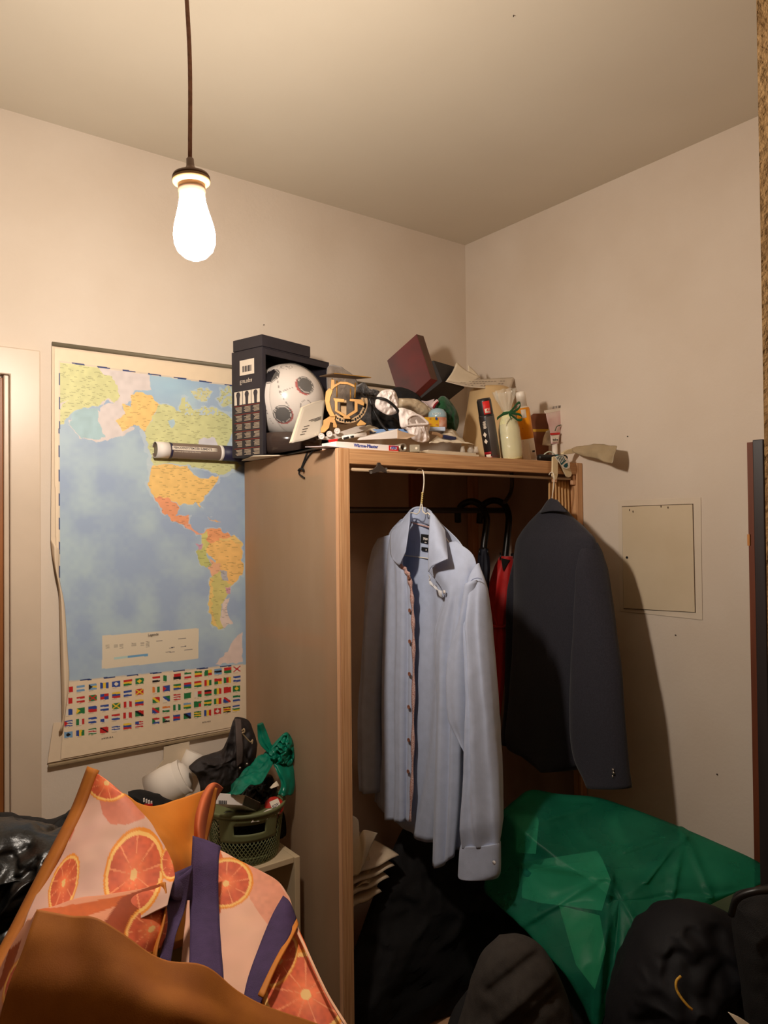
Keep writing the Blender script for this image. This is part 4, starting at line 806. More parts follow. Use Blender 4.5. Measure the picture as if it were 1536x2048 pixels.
# orange and white sun-lotion bottle
sl_ = thing('lotion_bottle', Y(1060, 907, -.50), 'white and orange sun-lotion bottle with a white cap', 'bottle')
bt3, tp3 = axis_pts((1061, 906), (1040, 783), -.475); bt3[2] = WZ+.002; a3 = tp3-bt3; h3 = np.linalg.norm(a3); a3 /= h3; r3 = .0222; wpl = M('white_plastic', (240, 230, 216), .35, .02)
mb = MB(); mb.lathe([(.0004, 0), (r3*.92, 0), (r3, .004), (r3, h3*.74), (r3*.9, h3*.775), (r3*.72, h3*.79)], bt3, a3, 30); mb.build('bottle_body', wpl, sl_)
mb = MB(); mb.lathe([(r3*.74, h3*.78), (r3*.72, h3*.97), (r3*.62, h3*.995), (.0004, h3)], bt3, a3, 26); mb.build('cap', wpl, sl_)
org = M('orange_print', (244, 158, 28), .4, .04)
e3 = np.cross(a3, h_); mb = MB(); mb.lathe([(r3+.0002, h3*.335), (r3+.0006, h3*.336), (r3+.0006, h3*.742), (r3*.93, h3*.77)], bt3, a3, 30); mb.build('orange_sleeve', org, sl_)
P3 = lambda a, h, o=.0012: bt3+a3*h+(h_*math.cos(a)+e3*math.sin(a))*(r3+o)
curved('white_window', sl_, wpl, bt3, a3, r3+.0006, -.35, .35, h3*.63, h3*.745, h_)
curved('picture_panel', sl_, lbl, bt3, a3, r3, .1, 1.1, h3*.05, h3*.27, h_)
mb = MB(); mb.obox(P3(.5, h3*.14), e3*.007, a3*.003, h_*.0004); mb.build('printed_picture', ink, sl_)
for hh, s_, tx in ((.585, .0075, 'SUN'), (.47, .0062, 'lotion')): text(tx, s_, P3(-.5, h3*hh), e3*math.cos(.3)-h_*math.sin(-.3)*.3, a3, M('brown_print', (150, 66, 26), .6, .02), sl_, 'label_text', bold=.0002)
text('Medium  Protect', .0044, P3(-.75, h3*.295), e3, a3, ink, sl_, 'label_text')
# brown block with rubber band
bw = thing('leather_case', Y(1083, 890, -.40), 'brown leather case held with a yellow rubber band', 'case'); lea = M('brown_leather', (132, 82, 58), .55, .08, 20, bump=.1, bscale=120)
yq = -.40; q = [(1066, 900), (1071, 829), (1076, 826), (1091, 826), (1096, 832), (1096, 905), (1070, 906)]
mb = MB(); b0 = Y(1081, 905, yq); b0[2] = WZ+.001; hh = Y(1081, 827, yq)[2]-b0[2]
w_ = np.linalg.norm(Y(1068, 870, yq)-Y(1094, 870, yq))/2
mb.prism([b0-RH*w_, b0+RH*w_, b0+RH*w_+UZ*hh*.92, b0+RH*w_*.7+UZ*hh, b0-RH*w_*.7+UZ*hh, b0-RH*w_+UZ*hh*.9], FH*.04); mb.build('case_body', lea, bw, bevel=.002)
mb = MB(); zc = Y(1081, 861, yq)[2]-b0[2]; mb.obox(b0+FH*.02+UZ*zc, RH*(w_+.001), FH*.021, UZ*.0045); mb.build('rubber_band', M('yellow_band', (222, 178, 62), .5, .05), bw)
# pink tube standing on its cap
tq = -.47; tb_ = thing('hand_cream_tube', Y(1108, 885, tq), 'pink and white squeeze tube standing upside down on its cap', 'tube')
pk = M('pink_tube', (222, 176, 178), .3, .05, 14, rgb2=(232, 214, 206), coat=.3)
limb('tube_body', [(Y(1091, 823, tq), Y(1126, 818, tq)), (Y(1094, 840, tq), Y(1126, 835, tq)), (Y(1099, 860, tq), Y(1122, 857, tq)), (Y(1101, 880, tq), Y(1118, 880, tq)), (Y(1102, 888, tq), Y(1117, 888, tq))], lambda v: .001+.011*min(1, v*1.3), -FH, pk, tb_, seg=24, nv=20)
mb = MB(); mb.prism([Y(1089, 821, tq-.002), Y(1124, 815, tq-.002), Y(1126, 820, tq-.002), Y(1091, 827, tq-.002)], (0, .003, 0)); mb.build('crimped_end', wpl, tb_)
mb = MB()
for k in range(7): x = 1105+k*2.6; a = Y(x, 818.5-.17*(x-1091), tq-.0035); mb.obox(a+UZ*.001, RH*(.0008+.0006*(k % 2)), FH*.0003, UZ*.0042)
mb.build('barcode', ink, tb_, kind='stuff')
mb = MB(); mb.prism([Y(1102, 866, tq-.0125), Y(1120, 865, tq-.0125), Y(1119.5, 869, tq-.0125), Y(1102.5, 870, tq-.0125)], (0, .004, 0)); mb.build('red_band', red, tb_)
mb = MB(); mb.prism([Y(1104, 871, tq-.0125), Y(1118, 870, tq-.0125), Y(1116, 884, tq-.0125), Y(1105, 884, tq-.0125)], (0, .004, 0)); mb.build('text_panel', wpl, tb_)
text('tube', .010, Y(1105.5, 881, tq-.014), RH, UZ, ink, tb_, 'label_text', bold=.0004)
mb = MB(); mb.tube([Y(1110, 862, tq-.0125), Y(1114, 853, tq-.014), Y(1122, 850, tq-.0105)], .0016, 6, 12); mb.build('printed_sprig', M('leaf_print', (70, 92, 60), .5, .1), tb_)
c = Y(1109.5, 897, tq); c[2] = WZ+.001; ct = Y(1109.5, 887, tq)[2]; mb = MB(); mb.cyl(c, (c[0], c[1], ct), .0105, .0095, 20); mb.build('cap', wpl, tb_)
patch('small_sachet', [[Y(1093, 862, -.45), Y(1101, 860, -.45)], [Y(1088, 874, -.455), Y(1101, 874, -.455)], [Y(1085, 890, -.46), Y(1103, 892, -.46)]], M('pale_sachet', (206, 190, 160), .4, .12, 60), nu=8, nv=10, thick=.004, label='pale speckled sachet leaning on the leather case', cat='sachet')
# folded black sunglasses-like torch
tc_ = thing('torch', Y(1103, 900, -.545), 'short black torch lying on its side behind the clothes pegs', 'torch'); tcz = WZ+.013
p0, p1 = Y(1076, 899, -.53), Y(1131, 897, -.55); p0[2] = p1[2] = tcz; dv = (p1-p0)/np.linalg.norm(p1-p0); tl = np.linalg.norm(p1-p0)
mb = MB(); mb.lathe([(.0003, 0), (.009, .001), (.011, .006), (.011, tl*.5), (.0122, tl*.6), (.0125, tl*.95), (.011, tl), (.0003, tl)], p0, dv, 22); mb.build('barrel', black, tc_)
mb = MB(); k = p0+dv*tl*.45-FH*.0115; mb.lathe([(.0042, 0), (.0042, .0025), (.002, .003), (.0003, .003)], k, -FH, 14); mb.build('switch', blackm, tc_)
mb = MB(); mb.tube([p0+dv*tl*(.2+.06*i)+UZ*(.0095+.011*math.sin(i*PI/7))-FH*.004 for i in range(8)], .002, 8); mb.build('pale_strap', M('mint_strap', (206, 214, 196), .5, .03), tc_)
# clothes pegs
pegm = M('peg_cream', (226, 206, 166), .5, .04, 10); teal = M('peg_teal', (18, 84, 92), .5, .03)
z8 = lambda q: [(1080+x*.11719, 860+y*.11719) for x, y in q]
def flatarm(nm, q, y, th, mat, par): mb = MB(); mb.prism(YL(z8(q), y), (0, th, 0)); return mb.build(nm, mat, par, bevel=.0008)
pg = thing('clothes_peg', Y(1110, 915, -.574), 'cream clothes peg with a teal grip hanging from the front edge', 'peg', 'cream clothes pegs')
flatarm('peg_arm', [(222, 460), (250, 448), (310, 470), (305, 780), (285, 840), (260, 850), (215, 790)], -.580, .006, pegm, pg)
flatarm('peg_arm', [(290, 470), (380, 440), (440, 450), (545, 740), (535, 790), (490, 808), (460, 790)], -.574, .006, pegm, pg)
flatarm('grip_pad', [(262, 462), (300, 440), (400, 430), (470, 490), (515, 570), (510, 640), (460, 668), (410, 650)], -.584, .004, wpl, pg)
flatarm('teal_inlay', [(285, 470), (330, 445), (395, 445), (450, 520), (370, 600)], -.5852, .0012, teal, pg); flatarm('teal_inlay', [(400, 612), (430, 575), (470, 560), (480, 610), (460, 640), (425, 640)], -.5852, .0012, teal, pg)
for k in range(5): flatarm('inlay_stripe', [(300+k*26, 462-k*3), (308+k*26, 459-k*3), (352+k*22, 575-k*16), (344+k*22, 580-k*16)], -.5858, .0008, wpl, pg)
mb = MB(); c = Y(*z8([(315, 440)])[0], -.578); mb.lathe([(.0035, 0), (.005, .002), (.005, .008), (.0035, .01)], c, (0, 1, 0), 14); mb.build('spring', teal, pg)
pg2 = thing('clothes_peg', Y(1140, 905, -.56), 'cream clothes peg lying flat beside the black torch', 'peg', 'cream clothes pegs')
a, b = Y(1127, 909, -.56), Y(1156, 899, -.56); zt = WZ+.002
def q3(p): return np.array(p)
flatarm('peg_arm', [(400, 385), (480, 335), (640, 305), (668, 325), (650, 360), (590, 400), (400, 418)], -.562, .012, pegm, pg2)
# plastic sleeve sticking out over the wall end
patch('plastic_sleeve', [[Y(1143, 896, -.55), Y(1170, 891, -.61), Y(1197, 887.5, -.67), Y(1215, 890, -.71), Y(1234, 892, -.755)], [Y(1146, 903, -.57), Y(1172, 902, -.63), Y(1198, 902, -.69), Y(1214, 908, -.725), Y(1230, 910, -.765)], [Y(1160, 911, -.60), Y(1178, 914, -.645), Y(1194, 917, -.69), Y(1209, 924, -.72), Y(1225, 927, -.76)]], M('grubby_sleeve', (196, 176, 142), .3, .08, 10, transp=.14, transl=.2), nu=30, nv=14, thick=.0008, wrinkle=.004, wf=30, label='crumpled translucent plastic sleeve sticking out at the wardrobe end', cat='plastic sleeve')
# pleated curtain bunched at the right post
cur = thing('curtain', Y(1130, 950, -.545), 'beige pleated curtain bunched behind the dark jacket', 'curtain'); curm = M('beige_curtain', (216, 172, 118), .8, .06, 8, (3, 3, 1), rgb2=(198, 152, 98), transl=.15)
xs0, xs1 = Y(1100, 950, -.545)[0], -.036
mb = MB(); rings = []
for i in range(30):
    t = i/29; z = 1.690-t*.72; row = []
    for k in range(91):
        s = k/90; x = xs0+(xs1-xs0)*s+.014*t*(s-.3); y = -.538-.012*math.sin(s*2*PI*7+.4*math.sin(5*t))*(0.35+.65*min(1, t*3))+.02*t*0; row.append((x, y+.03*t*(1-s), z))
    rings.append(row)
mb.loft(rings, False, False); mb.build('pleated_cloth', curm, cur, solid=.0012)
mb = MB(); a = Y(1101, 957, -.56); mb.box(xs0-.001, xs0+.012, -.565, -.552, a[2]-.012, a[2]+.008); mb.build('curtain_clip', pine, cur, bevel=.001)
mb = MB(); a = Y(1147, 960, -.56); mb.box(a[0]-.006, a[0]+.008, -.562, -.55, a[2]-.016, a[2]+.016); mb.build('curtain_clip', pine, cur, bevel=.001)
# bulldog clip hanging on the rod, J hook
bc_ = thing('bulldog_clip', Y(757, 938, -.56), 'dark metal bulldog clip hanging on the curtain rod', 'clip')
q = [(738, 941), (748, 938), (754, 932), (756, 925), (761, 925), (763, 931), (772, 937), (775, 946), (764, 943), (756, 944), (747, 947)]
mb = MB(); mb.prism(YL(q, -.573), (0, .005, 0)); mb.build('jaw_plate', M('clip_dark', (70, 60, 54), .5, .1, metal=.3), bc_, bevel=.001)
mb = MB(); mb.cyl(Y(742, 945, -.574), Y(742, 945, -.568), .004, seg=10); mb.build('rolled_edge', dsteel, bc_); mb = MB(); mb.cyl(Y(772, 938, -.574), Y(772, 938, -.568), .004, seg=10); mb.build('rolled_edge', dsteel, bc_)
mb = MB(); mb.tube([np.array(Y(1023, 953, -.28))*np.array([1, 1, 0])+UZ*1.731, Y(1024, 962, -.28), Y(1023, 978, -.28), Y(1018, 992, -.285), Y(1009, 1005, -.295)], .0075, 12, 24); mb.build('coat_hook', dsteel, label='dark metal coat hook under the wardrobe top', cat='hook')

# ================================================================== inside the wardrobe
# --- light blue shirt on a wire hanger, hanging across the rod
SX = -.70; NX = np.array([-1.0, 0, 0])
S = lambda x, y, o=0.0: X(x, y, SX-o)
shirtm = M('blue_shirt_cotton', (178, 188, 212), .85, .03, 40, bump=.12, bscale=500, sheen=.15)
trimm = M('floral_trim', (226, 204, 196), .9, .3, 420, rgb2=(150, 62, 44))
sh = thing('shirt', S(845, 1200), 'light blue long-sleeved shirt with floral placket on a wire hanger', 'shirt')
def folds(k, a, ph=0.0, v0=.1, dr=.6): return lambda u, v: a*np.clip((v-v0)*1.6, 0, 1)*(np.sin(k*2*PI*u+ph+dr*v)+.45*np.sin(k*3.7*PI*u+2*ph+1.3*v))
hm = lambda row, offs: [S(x, y, o) for (x, y), o in zip(row, offs)]
# back
patch('back_panel', [hm(r, o) for r, o in zip(([(800, 1040), (825, 1030), (850, 1030), (880, 1045)], [(778, 1068), (815, 1062), (870, 1066), (925, 1092)], [(772, 1120), (815, 1118), (880, 1130), (948, 1160)], [(765, 1300), (815, 1310), (885, 1330), (945, 1350)], [(755, 1480), (810, 1500), (870, 1530), (935, 1540)], [(746, 1604), (790, 1640), (840, 1680), (905, 1690)]), ((-.03, -.046, -.044, -.03), (-.03, -.046, -.044, -.03), (-.03, -.042, -.034, -.03), (-.03, -.024, -.008, -.025), (-.03, -.022, -.006, -.022), (-.03, -.022, -.006, -.02)))], shirtm, sh, 44, 60, .0015, folds(4, .006))
# left front (seen left) with placket
patch('left_front', [hm(r, o) for r, o in (([(779, 1066), (790, 1052), (803, 1042), (812, 1036)], (-.02, 0, .01, .0)), ([(772, 1090), (784, 1100), (797, 1118), (806, 1128)], (-.02, .012, .022, .016)), ([(768, 1140), (784, 1150), (804, 1152), (820, 1155)], (-.02, .018, .026, .016)), ([(763, 1240), (784, 1245), (806, 1245), (827, 1245)], (-.02, .018, .022, .006)), ([(759, 1400), (780, 1400), (804, 1400), (827, 1400)], (-.02, .018, .022, .004)), ([(762, 1550), (782, 1555), (804, 1557), (825, 1555)], (-.02, .02, .022, .004)), ([(767, 1636), (780, 1641), (804, 1644), (821, 1642)], (-.02, .02, .022, .004)))], shirtm, sh, 40, 70, .0018, folds(2.6, .0075, 1.0))
pl = [(803, 1128), (813, 1140), (820, 1155), (825, 1190), (827.5, 1245), (828.5, 1312), (827.5, 1430), (826, 1540), (821.5, 1643)]
patch('floral_placket', [[S(x-w*.7, y+1, o+.006), S(x, y, o+.007), S(x+w*.25, y+.5, o+.003)] for (x, y), w, o in zip(pl, (7, 9, 8, 6, 6, 5.5, 5.5, 5.5, 5.5), (.02, .018, .018, .014, .01, .008, .008, .008, .008))], trimm, sh, 6, 70, .0015, lambda u, v: .002*np.sin(v*60))
btn = M('brown_button', (140, 92, 74), .4, .1)
for x, y in ((818, 1155), (820, 1221), (820, 1283), (819.5, 1348), (818, 1414), (818, 1480), (817, 1543)):
    c = S(x, y, .0295 if y < 1200 else .021); mb = MB(); mb.lathe([(.0004, 0), (.0052, 0), (.006, .001), (.006, .0022), (.0046, .0026), (.0038, .0018), (.0004, .0018)], c, NX, 16); mb.build('button', btn, sh)
# right front
patch('right_front', [hm(r, o) for r, o in (([(856, 1140), (872, 1128), (892, 1090), (912, 1082)], (.02, .03, .0, -.015)), ([(887, 1187), (900, 1180), (922, 1150), (950, 1118)], (.02, .028, .012, -.02)), ([(873, 1235), (893, 1240), (920, 1230), (952, 1200)], (.02, .03, .016, -.02)), ([(864, 1280), (886, 1300), (915, 1300), (950, 1290)], (.020, .03, .02, -.02)), ([(867, 1400), (886, 1410), (912, 1415), (946, 1400)], (.014, .032, .022, -.02)), ([(862, 1586), (882, 1600), (908, 1600), (936, 1590)], (.012, .034, .024, -.02)), ([(859, 1728), (878, 1735), (900, 1716), (925, 1698)], (.006, .034, .024, -.01)))], shirtm, sh, 46, 76, .0018, folds(2.4, .009, .4))
patch('right_front_edge', [[S(856, 1148, .02), S(862, 1168, .024), S(880, 1180, .03)], [S(858, 1160, .018), S(866, 1172, .028), S(886, 1186, .034)], [S(874, 1174, .02), S(878, 1186, .028), S(884, 1196, .034)]], M('shirt_facing', (206, 206, 210), .9, .06, 60), sh, 12, 12, .0015, lambda u, v: .004*np.sin(u*9+v*4))
mb = MB(); c = S(889, 1184, .036); mb.lathe([(.0004, 0), (.0052, 0), (.0055, .002), (.0004, .0022)], c, NX, 14); mb.build('button', M('pearl_button', (214, 208, 206), .3, .03), sh)
# sleeves
limb('left_sleeve', [(S(756, 1080, -.02), S(789, 1068, -.02)), (S(746, 1110, -.02), S(784, 1120, -.02)), (S(739, 1176, -.02), S(776, 1190, -.02)), (S(736, 1280, -.02), S(765, 1285, -.02)), (S(729, 1391, -.02), S(758, 1400, -.02)), (S(726, 1470, -.02), S(757, 1480, -.02)), (S(731, 1576, -.02), S(756, 1585, -.02))], lambda v: .018+.02*min(1, v*4), NX, shirtm, sh, 36, 60, .18, 5, .003, 18)
limb('sleeve_fold', [(S(934, 1170, .01), S(952, 1160, .01)), (S(923, 1236, .02), S(950, 1236, .0)), (S(900, 1318, .03), S(948, 1320, .0)), (S(900, 1420, .03), S(947, 1420, .0)), (S(911, 1460, .025), S(945, 1462, .0)), (S(936, 1505, .015), S(942, 1506, .0))], lambda v: .016+.012*math.sin(v*PI), NX, shirtm, sh, 36, 50, .14, 4, .003, 18, 2)
limb('right_sleeve', [(S(936, 1168, .0), S(958, 1126, -.02)), (S(938, 1200, .0), S(967, 1170, -.01)), (S(940, 1260, .0), S(972, 1250, -.005)), (S(945, 1391, .01), S(981, 1370, 0)), (S(940, 1508, .02), S(990, 1490, .0)), (S(931, 1640, .02), S(999, 1625, .0)), (S(926, 1694, .02), S(998, 1690, .0))], lambda v: (.012+.03*min(1, v*3.0))*(1-.35*max(0, (v-.86)/.14)), NX, shirtm, sh, 44, 80, .2, 6, .004, 16, 5)
limb('right_cuff', [(S(926, 1688, .02), S(998, 1686, .0)), (S(923, 1700, .02), S(998.5, 1698, .0)), (S(920, 1744, .02), S(998, 1744, .0)), (S(921, 1752, .02), S(993, 1757, .0))], .032, NX, shirtm, sh, 36, 16, .04, 3)
mb = MB(); c = S(989, 1725, .024); mb.lathe([(.0004, 0), (.0048, 0), (.0052, .002), (.0004, .0022)], c, NX, 14); mb.build('cuff_button', M('pearl_button', (0, 0, 0)), sh)
# seam
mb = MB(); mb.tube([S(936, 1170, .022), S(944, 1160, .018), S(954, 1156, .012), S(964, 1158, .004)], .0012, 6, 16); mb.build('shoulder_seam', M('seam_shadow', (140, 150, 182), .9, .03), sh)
# collar
patch('collar_stand', [[S(816, 1032, .004), S(822, 1019, -.03), S(841, 1016, -.042), S(856, 1020, -.03), S(862, 1028, .0)], [S(816, 1055, .004), S(823, 1046, -.034), S(841, 1046, -.046), S(857, 1050, -.034), S(862, 1056, .0)]], shirtm, sh, 24, 10, .0016)
patch('floral_neck_tape', [[S(822, 1043, -.03), S(840, 1048, -.041), S(859, 1053, -.03)], [S(822, 1046, -.03), S(840, 1051, -.041), S(859, 1056, -.03)]], trimm, sh, 16, 4, .0012)
mb = MB(); mb.tube([S(806, 1040, .0), S(815, 1029, -.012), S(824, 1019, -.03), S(834, 1015, -.04), S(850, 1016.5, -.04), S(862, 1024, -.02)], .003, 8, 30); mb.build('collar_fold', shirtm, sh)
patch('collar_leaf', [[S(861, 1022, .01), S(870, 1032, .008), S(880, 1045, .0), S(890, 1060, -.005)], [S(858.5, 1060, .035), S(872, 1066, .035), S(884, 1075, .028), S(893, 1088, .018)], [S(857, 1100, .05), S(871, 1100, .054), S(884, 1104, .05), S(896, 1116, .045)], [S(857, 1144, .052), S(863, 1134, .056), S(873, 1128, .058), S(894, 1118, .055)]], shirtm, sh, 20, 24, .0022)
patch('collar_leaf', [[S(820, 1022, .004), S(812, 1032, .004), S(803, 1045, .002), S(797, 1054, .0)], [S(819, 1046, .03), S(808, 1056, .03), S(795, 1063, .024), S(782, 1067, .012)], [S(815, 1078, .044), S(804, 1088, .044), S(793, 1094, .036), S(781, 1104, .022)], [S(811, 1104, .05), S(805, 1117, .05), S(798, 1130, .044), S(786, 1119, .034)]], shirtm, sh, 20, 24, .0022)
mb = MB(); mb.prism([S(842.5, 1068, -.040), S(862, 1070, -.040), S(862, 1088, -.040), S(841.5, 1085, -.040)], (-.001, 0, 0)); mb.build('brand_tag', blackm, sh)
mb = MB(); mb.prism([S(843.5, 1094, -.036), S(862, 1096, -.036), S(862, 1103, -.036), S(843, 1101, -.036)], (-.001, 0, 0)); mb.build('size_tag', blackm, sh)
ry = np.array([0, -1.0, 0]); text('Max', .012, S(846.5, 1080, -.0388), ry, UZ, white, sh, 'tag_text', bold=.0002); text('slim', .006, S(849, 1086, -.0388), ry, UZ, white, sh, 'tag_text'); text('39', .006, S(851, 1101.5, -.0348), ry, UZ, white, sh, 'tag_text')
# wire hanger
wire = M('cream_wire', (232, 222, 202), .35, .03)
hg = thing('wire_hanger', S(843, 940), 'cream wire hanger holding the blue shirt', 'hanger')
mb = MB(); mb.tube([S(833, 948, .0), S(833, 942, 0), S(837, 937.5, 0), S(843, 938, 0), S(847, 946, 0), S(848, 966, 0), S(845, 990, 0), S(843, 1004, .0)], .0018, 8, 40); mb.build('hook', wire, hg)
mb = MB()
for s_ in (0, PI): mb.tube([S(845-2*(i/20)+1.3*math.cos(i*.9+s_), 985+22*i/20, .003*math.sin(i*.9+s_)) for i in range(21)], .0016, 6)
mb.build('twisted_neck', M('yellowed_wire', (214, 190, 120), .4, .05), hg)
mb = MB(); mb.tube([S(843.5, 1005, 0), S(845, 1016, 0), S(846, 1023, 0), S(852, 1028, 0), S(861, 1031, -.005), S(905, 1094, -.03), S(940, 1126, -.03), S(938, 1131, -.03), S(905, 1126, -.03), S(857, 1117, -.035), S(818, 1112, -.035), S(790, 1106, -.02), S(770, 1090, -.015), S(790, 1066, -.01), S(818, 1028, -.01), S(833, 1028, 0), S(839, 1022, 0), S(841, 1012, 0), S(842.5, 1005, 0)], .0017, 8, 140); mb.build('wire_frame', wire, hg)

# --- dark jacket on a hanger hung from the rod by the right post
JN = np.array([-.962, .274, 0]); JP = np.array([-.184, -.586, 0])
def J(x, y, o=0.0):
    r = ray(x, y); return CAM+r*(((JP+JN*o-CAM)@JN)/(r@JN))
jm = M('charcoal_wool', (46, 45, 54), .95, .1, 260, rgb2=(38, 37, 45), bump=.15, bscale=500, sheen=.1)
jk = thing('jacket', J(1110, 1250), 'dark blue-grey suit jacket hanging with its back to the room', 'jacket')
limb('body', [(J(1096, 1001), J(1112, 999)), (J(1084, 1020), J(1126, 1014)), (J(1066, 1040), J(1146, 1037)), (J(1048, 1064), J(1172, 1062)), (J(1036, 1092), J(1188, 1086)), (J(1034, 1150), J(1188, 1150)), (J(1032, 1260), J(1186, 1262)), (J(1024, 1400), J(1180, 1400)), (J(1016, 1486), J(1172, 1500)), (J(1050, 1508), J(1168, 1528)), (J(1096, 1540), J(1150, 1540))], lambda v: .012+.05*min(1, v*2.2), JN, jm, jk, 48, 80, .05, 3, .004, 9, 1)
limb('right_sleeve', [(J(1172, 1084, -.005), J(1193, 1086, -.01)), (J(1168, 1110, .01), J(1198, 1112, -.01)), (J(1160, 1190, .02), J(1212, 1180, -.01)), (J(1150, 1330, .035), J(1236, 1330, -.005)), (J(1146, 1410, .04), J(1243, 1420, .0)), (J(1150, 1500, .04), J(1250, 1500, .0)), (J(1180, 1572, .04), J(1256, 1577, .0))], lambda v: .015+.03*min(1, v*4), JN, jm, jk, 40, 70, .07, 4, .003, 10, 4)
limb('left_sleeve', [(J(1034, 1094, -.02), J(1056, 1088, -.02)), (J(1026, 1180, -.02), J(1052, 1180, -.02)), (J(1022, 1300, -.02), J(1048, 1300, -.02)), (J(1018, 1400, -.02), J(1046, 1410, -.02)), (J(1011, 1484, -.02), J(1042, 1492, -.02))], lambda v: .015+.028*min(1, v*4), JN, jm, jk, 32, 50, .08, 4, .003, 10, 7)
patch('collar', [[J(1094, 1004, .02), J(1103, 997, .022), J(1116, 1003, .02)], [J(1080, 1026, .034), J(1104, 1022, .042), J(1134, 1024, .034)]], jm, jk, 16, 10, .004)
for x, y in ((1226, 1540), (1227, 1546), (1225, 1553)):
    c = J(x, y, .034); mb = MB(); mb.lathe([(.0004, 0), (.0048, 0), (.005, .002), (.0004, .0024)], c, JN, 12); mb.build('cuff_button', steel, jk)
jh = thing('coat_hanger', J(1103, 955), 'thin wire hook of the hanger holding the dark jacket', 'hanger')
mb = MB(); mb.tube([J(1098, 950, 0), J(1101, 945, 0), J(1106, 946, 0), J(1108, 956, 0), J(1107, 975, 0), J(1104, 997, 0), J(1104, 1012, 0)], .0016, 8, 30); mb.build('hook', wire, jh)
mb = MB(); mb.tube([J(1062, 1066, -.0), J(1082, 1036, 0), J(1104, 1012, 0), J(1130, 1034, 0), J(1156, 1060, 0)], .005, 8, 24); mb.build('hanger_arm', pine, jh)

# --- two umbrellas hooked over the hanging rail
redu = M('red_nylon', (196, 28, 26), .55, .1, 20, bump=.15, bscale=40, sheen=.2); navyu = M('navy_nylon', (30, 32, 46), .6, .1, 20, bump=.15, bscale=40)
hk = M('black_handle', (20, 17, 17), .35, .1)
def hookline(pts): return [Y(x, y, yy+.085) for x, y, yy in pts]
um = thing('umbrella', Y(1010, 1200, -.37), 'red stick umbrella with a black crook handle on the rail', 'umbrella', 'umbrellas on the wardrobe rail')
mb = MB(); mb.tube(hookline([(1008, 1140, -.372), (1012, 1100, -.372), (1017, 1050, -.37), (1017, 1030, -.362), (1010, 1011, -.345), (996, 1002, -.325), (980, 1002, -.3), (967, 1010, -.282), (961, 1024, -.272), (959, 1047, -.268)]), .012, 14, 60); mb.build('crook_handle', hk, um)
d_r = float((Y(1008, 1200, -.287)-CAM)@FW); DR = lambda x, y, o=0.0: D(x, y, d_r+o)
limb('red_canopy', [(DR(1000, 1112), DR(1026, 1112)), (DR(988, 1135), DR(1032, 1140)), (DR(975, 1180), DR(1034, 1180)), (DR(972, 1225), DR(1024, 1225)), (DR(983, 1252), DR(1012, 1252)), (DR(975, 1285), DR(1018, 1285)), (DR(975, 1330), DR(1014, 1330)), (DR(984, 1400), DR(1004, 1405)), (DR(990, 1470), DR(996, 1470))], lambda v: .03-.018*v, -FH, redu, um, 48, 80, .22, 8, .004, 20, 3)
mb = MB(); a = DR(998, 1250, -.02); mb.tube([DR(981, 1250, -.004), DR(990, 1253, -.03), DR(1004, 1254, -.03), DR(1014, 1251, -.004)], .005, 8, 14); mb.build('tie_strap', redu, um)
for x, y in ((1001, 1112), (1016, 1116), (1023, 1114), (1026, 1113)):
    mb = MB(); mb.tube([DR(x, y-7, -.012), DR(x, y+9, -.016)], .003, 8); mb.build('rib_tip', hk, um)
mb = MB(); mb.prism([DR(1002, 1116, -.034), DR(1020, 1120, -.034), DR(1006, 1142, -.036)], FH*.002); mb.build('black_collar', hk, um)
mb = MB(); mb.cyl(DR(993, 1468), DR(995, 1505), .004, .0025, 10); mb.build('ferrule', dsteel, um)
um2 = thing('umbrella', Y(968, 1200, -.38), 'dark navy stick umbrella half hidden behind the shirt', 'umbrella', 'umbrellas on the wardrobe rail')
mb = MB(); mb.tube(hookline([(966, 1120, -.39), (968, 1090, -.388), (973, 1050, -.385), (972, 1032, -.378), (964, 1014, -.36), (950, 1004, -.335), (935, 1004, -.31), (922, 1012, -.288), (916, 1026, -.275), (916, 1044, -.268)]), .012, 14, 60); mb.build('crook_handle', hk, um2)
d_b = float((Y(968, 1200, -.305)-CAM)@FW); DB = lambda x, y, o=0.0: D(x, y, d_b+o)
limb('navy_canopy', [(DB(958, 1098), DB(976, 1098)), (DB(955, 1125), DB(980, 1130)), (DB(957, 1180), DB(977, 1190)), (DB(958, 1260), DB(972, 1260)), (DB(960, 1400), DB(970, 1400)), (DB(962, 1500), DB(967, 1500))], lambda v: .026-.016*v, -FH, navyu, um2, 40, 50, .22, 7, .003, 20, 6)
for x, y in ((959, 1102), (964, 1098), (970, 1097), (975, 1102)):
    mb = MB(); mb.tube([DB(x, y-5, -.014), DB(x+.5, y+8, -.018)], .0026, 8); mb.build('rib_tip', hk, um2)

